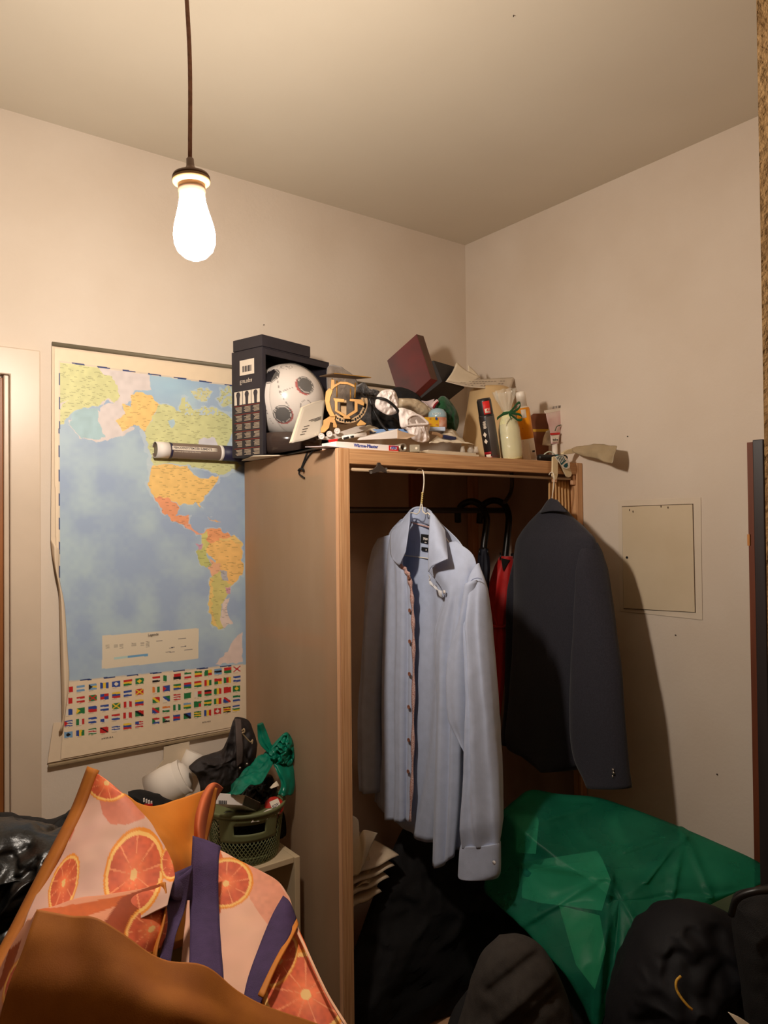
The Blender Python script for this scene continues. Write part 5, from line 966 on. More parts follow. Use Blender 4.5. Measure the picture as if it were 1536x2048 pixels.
# --- folded linen and papers low on the left
stm = M('folded_linen', (196, 176, 150), .9, .06, 20, bump=.2, bscale=160)
zt = Y(710, 1830, -.38)[2]; 
for i, (x1, yt, yb_, lab) in enumerate([(760, 1800, 1826, 'lowest folded cream cloth in the stack inside the wardrobe'), (775, 1778, 1800, 'second folded cream cloth from the bottom of the stack'), (786, 1760, 1778, 'third folded cloth from the bottom of the stack'), (795, 1742, 1760, 'topmost folded cloth of the stack inside the wardrobe')]):
    a, b = Y(700, yb_, -.44), Y(x1, yb_-10, -.44); tt = Y(700, yt, -.44)[2]; hgt = tt-a[2]; w = b-a
    rings = []
    for k in range(14):
        t = k/13; c = a+w*t; c[2] = a[2]+hgt*.5+.012*t; ring = []
        for m in range(16):
            an = 2*PI*m/16; ring.append(c+np.array([0, .11*math.cos(an)*abs(math.cos(an))**-.3 if abs(math.cos(an)) > .05 else 0, hgt*.44*math.sin(an)*(1 if k < 13 else .5)])+np.array([0, .10, .003*math.sin(t*9)]))
        rings.append(ring)
    mb = MB(); mb.loft(rings); mb.build('folded_cloth', stm, label=lab, cat='cloth', group='folded cloths in the wardrobe')
patch('white_envelope', [[Y(700, 1628, -.42), Y(716, 1640, -.42), Y(719, 1672, -.43), Y(728, 1660, -.44), Y(755, 1666, -.45)], [Y(700, 1680, -.43), Y(714, 1700, -.44), Y(722, 1705, -.45), Y(730, 1690, -.46), Y(742, 1692, -.46)], [Y(700, 1750, -.44), Y(712, 1752, -.45), Y(720, 1745, -.46), Y(724, 1735, -.46), Y(727, 1730, -.46)]], M('ivory_paper', (222, 206, 176), .7, .04), nu=30, nv=20, thick=.0015, label='ivory folded paper propped on the folded cloths', cat='paper')
patch('paper_bag', [[Y(728, 1700, -.40), Y(738, 1705, -.41), Y(740, 1730, -.42)], [Y(726, 1740, -.42), Y(738, 1745, -.43), Y(745, 1755, -.43)], [Y(712, 1775, -.44), Y(728, 1768, -.45), Y(738, 1766, -.45)]], M('buff_paper', (196, 172, 140), .8, .06), nu=20, nv=16, thick=.0015, wrinkle=.008, wf=30, label='crumpled buff paper bag under the ivory paper', cat='paper')

# ================================================================== left: low cabinet, basket and what is piled there
cabm = M('cabinet_cream', (206, 184, 150), .5, .05, 6); cabf = M('cabinet_front', (120, 102, 82), .6, .08, 5)
cb_ = thing('low_cabinet', (-1.27, -.2, 0), 'low cream cabinet standing beside the frosted wardrobe side', 'cabinet')
CT = .652
def cbx(nm, m_, *b): mb = MB(); mb.box(*b); return mb.build(nm, m_, cb_, bevel=.0015)
cbx('side_panel', cabm, -1.046, -1.03, -.414, -.02, 0, CT); cbx('side_panel', cabm, -1.512, -1.496, -.414, -.02, 0, CT)
cbx('top_board', cabm, -1.496, -1.046, -.408, -.02, CT-.016, CT); cbx('back_panel', cabf, -1.496, -1.046, -.03, -.02, .05, CT-.016)
cbx('shelf', cabm, -1.496, -1.046, -.40, -.03, .3, .316); cbx('bottom_board', cabm, -1.496, -1.046, -.40, -.03, .05, .066)
# --- green perforated basket
bkm = M('basket_green', (112, 116, 78), .55, .06, 8); BKC = np.array([-1.138, -.305, CT+.001]); BHt = .142; rb0, rb1 = .088, .106
bs = thing('basket', BKC, 'round olive-green perforated plastic basket on the low cabinet', 'basket')
bR = lambda h: rb0+(rb1-rb0)*h/BHt
ba0 = math.atan2(CAM[1]-BKC[1], CAM[0]-BKC[0])+.12
bP = lambda a, h, o=0.0: BKC+np.array([math.cos(ba0+a)*(bR(h)+o), math.sin(ba0+a)*(bR(h)+o), h])
mb = MB(); mb.lathe([(.0004, 0), (rb0, 0), (rb0, .003), (.0004, .003)], BKC, UZ, 48); mb.build('bottom', bkm, bs)
mb = MB(); mb.lathe([(bR(.132)-.001, .130), (bR(.135)+.004, .132), (bR(.142)+.005, .140), (bR(.142)+.002, .143), (bR(.14)-.002, .141), (bR(.132)-.001, .130)], BKC, UZ, 56); mb.build('rim', bkm, bs)
def inside(a, h): return abs(a) < .62 and .088 < h < .125
mb = MB(); na, nh = 120, 12
hs = [.050, .058, .066, .074, .082, .088, .1005, .113, .125, .132]
for i in range(len(hs)-1):
    for k in range(na):
        a = -PI+2*PI*k/na; a2_ = a+2*PI/na; am = (a+a2_)/2; hm_ = (hs[i]+hs[i+1])/2
        plate = (abs(am) < .85 and hm_ > .066) or hm_ > .127
        if not plate or (abs(am) < .42 and .088 < hm_ < .113): continue
        mb.add([bP(a, hs[i]), bP(a2_, hs[i]), bP(a2_, hs[i+1]), bP(a, hs[i+1])], [(0, 1, 2, 3)], True)
mb.build('handle_plate', bkm, bs, solid=.0025)
mb = MB(); L_ = 56
for k in range(L_):
    for sgn in (1, -1):
        seg_ = []
        for t in np.linspace(0, 1, 11):
            h = .003+t*.125; a = -PI+2*PI*k/L_+sgn*t*.95; a = (a+PI) % (2*PI)-PI
            if abs(a) < .85 and h > .068:
                if len(seg_) > 1: mb.tube([bP(*q) for q in seg_], .0013, 4)
                seg_ = []
            else: seg_.append((a, h))
        if len(seg_) > 1: mb.tube([bP(*q) for q in seg_], .0013, 4)
mb.build('lattice_wall', bkm, bs, kind='stuff')
mb = MB(); mb.lathe([(bR(.132)-.001, .128), (bR(.128)+.0015, .1285), (bR(.128)+.0015, .133)], BKC, UZ, 56); mb.build('upper_band', bkm, bs)
# contents of the basket
yk = -.30
tis = M('white_tissue', (226, 216, 204), .85, .03)
pillow('black_pouch', [Y(x, y, -.285) for x, y in [(440, 1618), (470, 1606), (520, 1612), (566, 1622), (566, 1690), (500, 1700), (446, 1690)]], blackm, bf=.035, bb=.05, n=60, rings=14, wrinkle=.008, wf=30, label='black cloth pouch filling the green basket', cat='pouch', zmin=CT+.006)
cbx_ = thing('pill_carton', Y(475, 1605, -.36), 'white carton with a barcode and dark printed end in the basket', 'box')
mb = MB(); mb.hexa([Y(430, 1608, -.405), Y(484, 1611, -.405), Y(520, 1625, -.36), Y(468, 1620, -.33)], [Y(433, 1586, -.40), Y(490, 1590, -.40), Y(521, 1605, -.36), Y(465, 1588, -.33)]); mb.build('carton', boxw, cbx_, bevel=.001)
mb = MB(); q = [Y(486, 1610, -.4065), Y(520.5, 1624, -.3625), Y(521.5, 1606, -.3625), Y(491, 1591.5, -.4015)]; mb.prism(q, np.array([-.0005, -.0006, 0])); mb.build('printed_end', M('dark_green_print', (58, 60, 54), .5, .1, 60), cbx_)
mb = MB()
for k in range(8): a = Y(438+k*2.1, 1607.5+k*.06, -.4062); mb.obox(a+UZ*.004, np.array([.0008+.0004*(k % 2), 0, 0]), (0, .0002, 0), UZ*.0045)
mb.build('barcode', ink, cbx_, kind='stuff')
rc = thing('red_jar', Y(545, 1625, -.27), 'red round jar with a white label leaning in the basket', 'jar'); rcm = M('red_plastic', (186, 50, 38), .35, .05)
c = Y(549, 1611, -.375); axr = np.array([-.25, -.75, .62]); axr /= np.linalg.norm(axr)
mb = MB(); mb.lathe([(.0004, -.035), (.025, -.035), (.0265, -.03), (.0265, -.006), (.024, 0), (.0004, .001)], c, axr, 30); mb.build('jar_body', rcm, rc)
r1_ = np.cross(UZ, axr)*-1; r1_ /= np.linalg.norm(r1_); r1_ = -r1_ if r1_@RH < 0 else r1_; u1 = np.cross(axr, r1_); u1 = -u1 if u1[2] < 0 else u1
mb = MB(); k = c+axr*.0016; r2_ = r1_*.96+u1*.28; u2_ = u1*.96-r1_*.28; mb.obox(k+r1_*.003, r2_*.0125, u2_*.0145, axr*.0006); mb.build('white_label', lbl, rc)
text('JOY', .0115, k+r1_*.003-r2_*.0105-u2_*.005+axr*.0012, r2_, u2_, navy, rc, 'label_text', bold=.0003)
patch('white_tissue', [[Y(508, 1634, -.405), Y(525, 1628, -.402), Y(540, 1618, -.398), Y(556, 1620, -.39)], [Y(502, 1645, -.405), Y(528, 1640, -.405), Y(550, 1630, -.40), Y(562, 1626, -.39)]], tis, nu=26, nv=12, thick=.003, wrinkle=.008, wf=40, label='crumpled white tissue at the front of the basket', cat='tissue')
lens_ = thing('camera_lens', Y(455, 1632, -.34), 'short black lens barrel standing in the left of the basket', 'lens')
c = Y(456, 1640, -.345); aa = np.array([-.3, -.5, .8]); mb = MB(); mb.lathe([(.0004, -.04), (.022, -.04), (.024, -.01), (.024, .004), (.020, .004), (.018, -.004), (.0004, -.006)], c, aa, 26); mb.build('lens_barrel', black, lens_)
# --- green plastic bag knotted over the basket
greenp = M('green_film', (16, 150, 120), .28, .08, 10, transl=.35, transp=.04, spec=.5, rgb2=(10, 122, 98), bump=.25, bscale=45)
gp = thing('green_bag', Y(520, 1560, -0.315), 'knotted green plastic bag on top of the basket', 'bag')
patch('bag_sheet', [[Y(447, 1589, -0.345), Y(470, 1560, -0.345), Y(500, 1530, -0.325), Y(536, 1505, -0.305)], [Y(456, 1586, -0.385), Y(480, 1572, -0.395), Y(512, 1548, -0.385), Y(540, 1516, -0.355)], [Y(462, 1587, -0.405), Y(490, 1580, -0.425), Y(524, 1560, -0.415), Y(545, 1530, -0.375)]], greenp, gp, 36, 22, .0008, wrinkle=.012, wf=26, seed=2)
pillow('knot', [Y(x, y, -0.325) for x, y in [(537, 1500), (552, 1482), (570, 1465), (580, 1470), (588, 1490), (590, 1515), (582, 1530), (565, 1535), (548, 1528), (538, 1515)]], greenp, gp, bf=.026, bb=.02, n=80, rings=20, wrinkle=.022, wf=30, seed=4)
limb('bag_ear', [(Y(515, 1448, -0.295), Y(526, 1446, -0.295)), (Y(515, 1462, -0.295), Y(533, 1462, -0.295)), (Y(518, 1485, -0.305), Y(540, 1480, -0.305)), (Y(536, 1505, -0.315), Y(548, 1500, -0.315))], .008, -FH, greenp, gp, 24, 24, .5, 5, .006, 30)
limb('bag_tail', [(Y(545, 1526, -0.335), Y(585, 1526, -0.325)), (Y(556, 1550, -0.355), Y(588, 1545, -0.335)), (Y(562, 1570, -0.365), Y(590, 1570, -0.345)), (Y(556, 1588, -0.375), Y(586, 1588, -0.355))], .012, -FH, greenp, gp, 30, 26, .4, 6, .010, 30, 8)
pillow('black_sack', [Y(x, y, -.30) for x, y in [(478, 1590), (500, 1566), (525, 1552), (542, 1550), (552, 1570), (556, 1590), (545, 1604), (500, 1606)]], M('black_film', (14, 13, 14), .3, .1, bump=.4, bscale=40), bf=.05, bb=.02, n=70, rings=18, wrinkle=.016, wf=26, label='crumpled black bag beneath the green bag in the basket', cat='bag')
patch('paper_scrap', [[Y(540, 1576, -.37), Y(546, 1568, -.37), Y(553, 1562, -.36)], [Y(542, 1578, -.375), Y(551, 1574, -.375), Y(559, 1572, -.37)]], cream, nu=10, nv=8, thick=.001, wrinkle=.004, wf=60, label='tiny white paper scrap on the black bag in the basket', cat='paper')
# --- black tote
totem = M('black_tote', (46, 39, 38), .7, .1, 20, bump=.2, bscale=200, rgb2=(36, 31, 31))
tt_ = thing('tote_bag', Y(460, 1570, -.2), 'dark brown-black cloth bag slumped under the map', 'bag')
pillow('bag_body', [Y(x, y, -.20) for x, y in [(378, 1532), (400, 1515), (440, 1502), (455, 1478), (467, 1445), (472, 1434), (496, 1440), (506, 1460), (514, 1490), (508, 1530), (490, 1560), (470, 1582), (440, 1600), (408, 1600), (398, 1560)]], totem, tt_, bf=.06, bb=.05, n=110, rings=26, wrinkle=.014, wf=18, seed=3, creases=[((480, 1440), (470, 1530), 5, .012), ((500, 1470), (480, 1550), 5, .012), ((512, 1490), (470, 1570), 5, .010)])
patch('bag_strap', [[Y(470, 1438, -.25), Y(482, 1439, -.25)], [Y(472, 1470, -.285), Y(484, 1470, -.285)], [Y(473, 1505, -.295), Y(486, 1500, -.295)], [Y(474, 1535, -.29), Y(484, 1525, -.29)]], M('strap_brown', (78, 66, 62), .8, .1, 40), tt_, 6, 24, .003)
for x, y in ((480, 1536), (494, 1528)):
    c = Y(x, y, -.302); mb = MB(); mb.sphere(c, .0035, 12, 8); mb.build('snap_button', steel, tt_)
mb = MB(); mb.tube([Y(484, 1462, -.285), Y(488, 1458, -.29), Y(489, 1464, -.29), Y(485, 1467, -.287), Y(500, 1484, -.28), Y(505, 1480, -.28), Y(504, 1488, -.28)], .0022, 6, 30); mb.build('thread_pull', M('thread_tan', (176, 150, 116), .8, .1), tt_)
# --- white roll, papers, black shoe behind
rollm = M('roll_white', (234, 224, 212), .7, .02, 4)
c0 = Y(303, 1588, -.13); c1 = Y(368, 1552, -.168); ax_ = (c1-c0)/np.linalg.norm(c1-c0); ln = np.linalg.norm(c1-c0); rr_ = .052
mb = MB(); mb.lathe([(rr_*.93, .10), (rr_*.95, 0), (rr_, -.001), (rr_*1.02, ln*.5), (rr_*.99, ln*.75), (rr_*.86, ln*.97), (rr_*.6, ln*1.12), (rr_*.3, ln*1.18), (.0004, ln*1.19)], c0, ax_, 40); mb.build('white_bucket', rollm, label='white rounded plastic pot lying on its side under the map', cat='pot')
mb = MB(); mb.prism([Y(298, 1555, -.012), Y(327, 1520, -.012), Y(328, 1494, -.012), Y(379, 1482, -.012), Y(380, 1530, -.012), Y(350, 1570, -.012)], (0, .003, 0)); mb.build('leaning_card', M('leaning_card', (214, 196, 170), .7, .03), label='cream card leaning against the wall under the map', cat='card')
mb = MB(); mb.tube([Y(372, 1545, -.03), Y(390, 1505, -.03)], .028, 24); mb.build('rolled_paper', rollm, label='rolled white paper sheet behind the dark cloth bag', cat='paper roll')
pillow('black_shoe', [Y(x, y, -.27) for x, y in [(256, 1583), (275, 1580), (310, 1590), (345, 1606), (380, 1610), (400, 1620), (390, 1660), (300, 1660), (262, 1640)]], blackm, bf=.04, bb=.04, n=60, rings=14, wrinkle=.008, wf=20, label='black trainer with red and white stripes behind the orange bag', cat='shoe')
sho = bpy.data.objects['black_shoe']
for i in range(4):
    a = Y(288+i*5, 1600-i*-2, -.314); mb = MB(); mb.obox(a, RH*.0016, FH*.002, UZ*.0045); mb.build('white_stripe', white, sho)
mb = MB(); mb.obox(Y(297, 1611, -.315), RH*.010, FH*.002, UZ*.004); mb.build('red_stripe', red, sho)

# ================================================================== foreground: orange-slice shopping bag
ochre = M('ochre_cloth', (164, 94, 10), .8, .08, 30, bump=.06, bscale=900, rgb2=(150, 82, 6)); ochin = M('ochre_lining', (196, 116, 26), .7, .06, 10); purple = M('purple_webbing', (66, 46, 84), .85, .08, 60, bump=.3, bscale=700)
printm = M('bag_print', (255, 255, 255), .65, .06, 20, attr=True, spec=.25)
def slice_paint(slices, base=(210, 166, 148), extra=()):
    def f(px, py, u, v):
        n = vnoise(px, py, 34, 11); n2 = vnoise(px, py, 7, 12); c = np.array(lin(base))*(0.92+.12*n[:, None])
        for poly, col in extra: m = pip(px, py, poly); c[m] = np.array(lin(col))*(0.9+.15*n2[m][:, None])
        for cx, cy, rx_, ry_, rot_, *o in slices:
            dx, dy = px-cx, py-cy; a = math.radians(rot_); x = (dx*math.cos(a)+dy*math.sin(a))/rx_; y = (-dx*math.sin(a)+dy*math.cos(a))/ry_; r = np.hypot(x, y); th = np.arctan2(y, x)
            m = r < 1
            c[m] = lin((226, 136, 44)); c[(r < .93)] = lin((240, 186, 104)); fl = r < .84
            seg_ = np.abs((th/(2*PI)*9) % 1-.5); flesh = np.array(lin((206, 92, 56)))*(0.82+.3*n2[:, None])+np.array(lin((226, 140, 80)))*(np.clip(1-r*1.9, 0, 1)[:, None]*.5)
            c[fl] = flesh[fl]; c[fl & (seg_ < .045) & (r > .12)] = lin((232, 140, 92)); c[r < .12] = lin((238, 190, 120))
        return c
    return f
sb = thing('shopping_bag', D(320, 1900, .85), 'large shopping bag printed with orange slices, with ochre sides and purple straps', 'bag')
Dp = lambda *a: D(a[0], a[1], a[2])
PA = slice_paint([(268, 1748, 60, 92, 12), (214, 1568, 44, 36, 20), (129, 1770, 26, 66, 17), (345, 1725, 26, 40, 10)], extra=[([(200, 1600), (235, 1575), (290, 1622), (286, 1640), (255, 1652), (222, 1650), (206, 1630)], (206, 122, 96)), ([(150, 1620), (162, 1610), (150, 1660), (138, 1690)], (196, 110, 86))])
rows = [[(186, 1541, 1.02), (212, 1560, 1.0), (240, 1585, .985), (262, 1604, .98)], [(160, 1615, .98), (205, 1625, .955), (265, 1640, .94), (303, 1655, .95)], [(125, 1690, .92), (185, 1700, .89), (260, 1705, .885), (338, 1712, .91)], [(80, 1780, .85), (160, 1780, .83), (250, 1775, .83), (349, 1755, .875)], [(48, 1850, .79), (140, 1835, .77), (245, 1800, .78), (345, 1768, .84)], [(10, 1930, .73), (120, 1900, .72), (235, 1860, .74), (335, 1810, .8)]]
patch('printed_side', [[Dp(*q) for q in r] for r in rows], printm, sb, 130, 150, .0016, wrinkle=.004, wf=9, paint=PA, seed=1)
tr = [(184, 1535, 1.02), (152, 1618, .975), (108, 1705, .905), (64, 1790, .845), (24, 1868, .785), (-22, 1952, .72)]
patch('ochre_trim', [[D(x-8, y-2, d+.004), D(x+7, y+4, d-.008), D(x+13, y+6, d-.004)] for x, y, d in tr], ochre, sb, 6, 40, .003)
# far inside of the bag
patch('lining', [[Dp(245, 1588, 1.03), Dp(300, 1612, 1.12), Dp(360, 1597, 1.19), Dp(432, 1572, 1.25)], [Dp(290, 1650, 1.0), Dp(330, 1648, 1.1), Dp(372, 1632, 1.17), Dp(412, 1612, 1.22)], [Dp(320, 1690, .97), Dp(345, 1690, 1.06), Dp(375, 1680, 1.13), Dp(400, 1660, 1.18)], [Dp(338, 1760, .93), Dp(350, 1750, 1.0), Dp(372, 1740, 1.06), Dp(396, 1730, 1.1)], [Dp(320, 1900, .9), Dp(345, 1900, .96), Dp(370, 1890, 1.0), Dp(400, 1880, 1.04)]], ochin, sb, 30, 40, .0016, wrinkle=.004, wf=9)
# right far corner, folded edge
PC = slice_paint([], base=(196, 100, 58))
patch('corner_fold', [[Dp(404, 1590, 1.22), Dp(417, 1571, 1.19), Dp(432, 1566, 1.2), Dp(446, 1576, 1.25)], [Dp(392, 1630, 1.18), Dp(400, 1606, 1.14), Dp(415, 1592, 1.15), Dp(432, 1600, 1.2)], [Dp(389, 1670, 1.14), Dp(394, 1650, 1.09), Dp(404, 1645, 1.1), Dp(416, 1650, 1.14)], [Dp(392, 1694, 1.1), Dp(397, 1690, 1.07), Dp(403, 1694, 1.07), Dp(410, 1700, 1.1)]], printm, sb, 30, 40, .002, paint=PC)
patch('corner_trim', [[Dp(424, 1574, 1.185), Dp(434, 1577, 1.195)], [Dp(416, 1618, 1.15), Dp(428, 1622, 1.16)], [Dp(405, 1660, 1.11), Dp(417, 1668, 1.12)], [Dp(398, 1690, 1.08), Dp(410, 1700, 1.085)]], ochre, sb, 5, 24, .003)
# printed right side
PF = slice_paint([(452, 1768, 56, 50, -30), (612, 1992, 92, 92, 10), (560, 1925, 30, 60, 25)], base=(232, 178, 150), extra=[([(385, 1700), (440, 1700), (460, 1760), (440, 1830), (400, 1830)], (206, 96, 40)), ([(565, 1880), (600, 1860), (690, 2040), (640, 2048), (590, 1960)], (222, 100, 44)), ([(488, 1722), (556, 1764), (590, 1830), (540, 1860), (500, 1800)], (224, 150, 120))])
rows = [[(392, 1690, 1.08), (436, 1700, 1.07), (478, 1722, 1.06), (520, 1742, 1.05), (556, 1764, 1.04), (577, 1796, 1.02)], [(380, 1750, 1.04), (430, 1765, 1.02), (478, 1785, 1.0), (530, 1805, .99), (572, 1830, .98), (594, 1850, .97)], [(372, 1830, .98), (430, 1845, .95), (485, 1865, .93), (540, 1885, .92), (590, 1910, .91), (622, 1915, .9)], [(365, 1910, .9), (430, 1930, .87), (490, 1950, .86), (550, 1975, .85), (610, 1995, .84), (655, 1985, .84)], [(360, 2000, .84), (430, 2020, .81), (500, 2040, .8), (565, 2060, .79), (640, 2075, .79), (695, 2056, .79)]]
patch('printed_side', [[Dp(*q) for q in r] for r in rows], printm, sb, 150, 140, .0016, wrinkle=.004, wf=8, paint=PF, seed=4)
patch('white_seam', [[Dp(586, 1850, .955), Dp(592, 1850, .95)], [Dp(612, 1905, .89), Dp(618, 1906, .888)], [Dp(650, 1985, .825), Dp(656, 1986, .823)], [Dp(690, 2052, .775), Dp(697, 2054, .775)]], M('piping_white', (230, 176, 140), .7, .05), sb, 4, 20, .0015)
# turned-down inner band above the near panel
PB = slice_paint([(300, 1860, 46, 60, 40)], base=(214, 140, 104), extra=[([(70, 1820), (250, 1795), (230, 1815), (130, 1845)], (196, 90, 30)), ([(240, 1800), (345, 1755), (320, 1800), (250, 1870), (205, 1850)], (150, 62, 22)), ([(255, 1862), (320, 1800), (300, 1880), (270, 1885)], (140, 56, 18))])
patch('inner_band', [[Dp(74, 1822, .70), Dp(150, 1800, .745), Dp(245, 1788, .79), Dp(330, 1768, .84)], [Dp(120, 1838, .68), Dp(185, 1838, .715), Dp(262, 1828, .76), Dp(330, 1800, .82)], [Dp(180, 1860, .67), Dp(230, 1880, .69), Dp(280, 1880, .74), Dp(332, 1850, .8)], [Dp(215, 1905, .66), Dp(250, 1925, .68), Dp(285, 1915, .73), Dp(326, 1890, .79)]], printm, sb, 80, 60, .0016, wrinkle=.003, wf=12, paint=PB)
patch('band_edge', [[Dp(318, 1768, .835), Dp(330, 1764, .83)], [Dp(324, 1805, .815), Dp(333, 1800, .81)], [Dp(320, 1850, .79), Dp(328, 1845, .785)], [Dp(304, 1900, .76), Dp(314, 1905, .755)], [Dp(300, 1960, .74), Dp(312, 1965, .735)]], ochin, sb, 5, 24, .002)
# near ochre panel
rows = [[(74, 1820, .655), (140, 1832, .65), (190, 1836, .645), (250, 1868, .645), (330, 1918, .65), (408, 1932, .66), (480, 1988, .67), (570, 2030, .68), (700, 2068, .70)], [(52, 1890, .63), (130, 1900, .625), (190, 1910, .62), (250, 1925, .622), (330, 1965, .63), (410, 1990, .64), (480, 2030, .65), (570, 2070, .66), (700, 2110, .68)], [(22, 1970, .61), (110, 1985, .6), (190, 1990, .6), (250, 2000, .6), (330, 2020, .605), (410, 2050, .615), (480, 2090, .63), (570, 2120, .64), (700, 2160, .66)], [(-10, 2070, .59), (90, 2100, .58), (190, 2120, .58), (250, 2130, .58), (330, 2150, .585), (410, 2170, .6), (480, 2200, .61), (570, 2230, .62), (700, 2260, .64)]]
patch('near_side', [[Dp(*q) for q in r] for r in rows], ochre, sb, 70, 40, .0025, wrinkle=.006, wf=7, seed=5)
PD = slice_paint([(40, 1960, 24, 60, 25)], base=(206, 140, 110), extra=[([(20, 1900), (45, 1880), (20, 1960), (-10, 2000)], (150, 66, 24))])
patch('side_edge', [[Dp(58, 1838, .68), Dp(66, 1836, .665), Dp(74, 1822, .655)], [Dp(20, 1900, .665), Dp(38, 1902, .65), Dp(52, 1890, .63)], [Dp(-15, 1975, .65), Dp(5, 1985, .63), Dp(22, 1970, .61)], [Dp(-60, 2070, .63), Dp(-30, 2080, .61), Dp(-10, 2070, .59)]], printm, sb, 24, 40, .002, paint=PD)
# purple straps
patch('purple_strap', [[Dp(386, 1674, 1.04), Dp(412, 1682, 1.03), Dp(441, 1694, 1.03)], [Dp(384, 1720, 1.0), Dp(410, 1725, .99), Dp(437, 1728, .995)], [Dp(380, 1800, .95), Dp(408, 1805, .94), Dp(437, 1808, .945)], [Dp(380, 1880, .87), Dp(410, 1885, .865), Dp(442, 1890, .87)], [Dp(377, 1960, .80), Dp(412, 1965, .795), Dp(448, 1972, .80)]], purple, sb, 10, 40, .002, wrinkle=.002, wf=10)
patch('purple_strap', [[Dp(318, 1762, .86), Dp(330, 1772, .85), Dp(336, 1782, .85)], [Dp(345, 1748, .90), Dp(352, 1770, .88), Dp(348, 1800, .86)], [Dp(384, 1730, .98), Dp(384, 1765, .96), Dp(382, 1800, .94)]], purple, sb, 10, 20, .002)
patch('purple_strap', [[Dp(334, 1768, .87), Dp(362, 1752, .91), Dp(384, 1735, .96)], [Dp(328, 1830, .83), Dp(350, 1830, .86), Dp(370, 1815, .89)], [Dp(328, 1880, .79), Dp(340, 1880, .80), Dp(350, 1875, .81)], [Dp(315, 1930, .75), Dp(328, 1935, .755), Dp(338, 1940, .76)]], purple, sb, 10, 24, .002)
patch('purple_strap', [[Dp(566, 1792, .99), Dp(580, 1806, .98), Dp(593, 1840, .965)], [Dp(545, 1830, .95), Dp(563, 1845, .935), Dp(582, 1870, .92)], [Dp(520, 1890, .90), Dp(540, 1905, .885), Dp(556, 1915, .875)], [Dp(494, 1965, .84), Dp(512, 1975, .83), Dp(528, 1985, .825)], [Dp(480, 2050, .79), Dp(500, 2060, .78), Dp(520, 2070, .775)]], purple, sb, 10, 40, .002)
patch('strap_binding', [[Dp(593, 1838, .955), Dp(597, 1850, .945)], [Dp(572, 1880, .91), Dp(582, 1880, .905)], [Dp(545, 1930, .855), Dp(553, 1934, .85)], [Dp(516, 1990, .81), Dp(527, 1996, .805)]], ochin, sb, 5, 24, .002)
# --- glossy black rubbish bags at the left
binm = M('bin_bag_film', (12, 12, 12), .32, .15, 10, spec=.35, bump=.9, bscale=30)
pillow('rubbish_bag', [D(x, y, 1.25) for x, y in [(-140, 1650), (-60, 1640), (20, 1652), (80, 1668), (140, 1682), (180, 1740), (190, 1860), (150, 2000), (90, 2180), (-40, 2300), (-160, 2200)]], binm, bf=.14, bb=.16, n=160, rings=60, wrinkle=.035, wf=15, seed=2, label='glossy black rubbish bag crumpled at the left edge', cat='rubbish bag')
pillow('black_coat', [D(x, y, 1.5) for x, y in [(-120, 1640), (-30, 1632), (60, 1640), (110, 1642), (135, 1626), (160, 1640), (180, 1680), (170, 1800), (60, 1850), (-100, 1800)]], blackm, bf=.06, bb=.08, n=90, rings=20, wrinkle=.02, wf=12, seed=6, label='black coat heaped behind the rubbish bag', cat='coat')
pillow('black_heap', [np.array(p) for p in [(-2.15, -1.3, .3), (-2.1, -1.3, .55), (-1.9, -1.3, .68), (-1.65, -1.3, .7), (-1.42, -1.3, .6), (-1.3, -1.3, .3), (-1.35, -1.3, .002), (-2.1, -1.3, .002)]], blackm, bf=.2, bb=.16, n=90, rings=22, wrinkle=.04, wf=6, seed=9, zmin=.001, label='heap of black clothes under the orange bag', cat='clothes')

# ================================================================== right: green bag, dark clothes
dark = M('black_cloth', (17, 15, 16), .9, .15, 12, bump=.2, bscale=150)
pillow('black_clothes', [np.array(p) for p in [(-.92, -.47, .072), (-.93, -.45, .26), (-.84, -.41, .36), (-.72, -.37, .50), (-.58, -.33, .62), (-.42, -.31, .66), (-.25, -.33, .60), (-.1, -.4, .45), (-.06, -.45, .2), (-.08, -.47, .072)]], dark, bf=.09, bb=.10, n=120, rings=30, wrinkle=.03, wf=6, seed=11, zmin=.071, label='heap of black clothes on the wardrobe floor', cat='clothes')
pillow('black_trousers', [np.array(p) for p in [(-1.0, -.98, .002), (-1.0, -.95, .34), (-.92, -.90, .44), (-.8, -.88, .46), (-.66, -.82, .44), (-.5, -.84, .46), (-.3, -.88, .42), (-.14, -.9, .3), (-.1, -.92, .1), (-.12, -.94, .002)]], dark, bf=.10, bb=.06, n=120, rings=30, wrinkle=.035, wf=6, seed=12, zmin=.001, label='heap of black trousers on the floor before the wardrobe', cat='clothes')
gb_ = thing('green_sack', D(1210, 1800, 1.95), 'big translucent green plastic bag on the dark clothes', 'bag')
sackm = M('green_sack_film', (44, 146, 116), .42, .1, 7, transl=.3, transp=.45, tcol=(.26, .80, .58), spec=.3, rgb2=(26, 118, 92), bump=.12, bscale=16)
out = [(1004, 1622, 2.06), (1030, 1600, 2.1), (1062, 1580, 2.14), (1120, 1588, 2.14), (1190, 1594, 2.12), (1250, 1612, 2.08), (1310, 1634, 2.03), (1366, 1656, 1.98), (1440, 1688, 1.94), (1510, 1720, 1.9), (1545, 1748, 1.88), (1500, 1766, 1.86), (1440, 1792, 1.84), (1360, 1840, 1.80), (1290, 1880, 1.78), (1250, 1930, 1.75), (1220, 1990, 1.72), (1190, 2056, 1.70), (1165, 2010, 1.72), (1130, 1950, 1.75), (1085, 1900, 1.82), (1040, 1850, 1.9), (985, 1800, 1.98), (968, 1770, 2.02), (990, 1700, 2.05)]
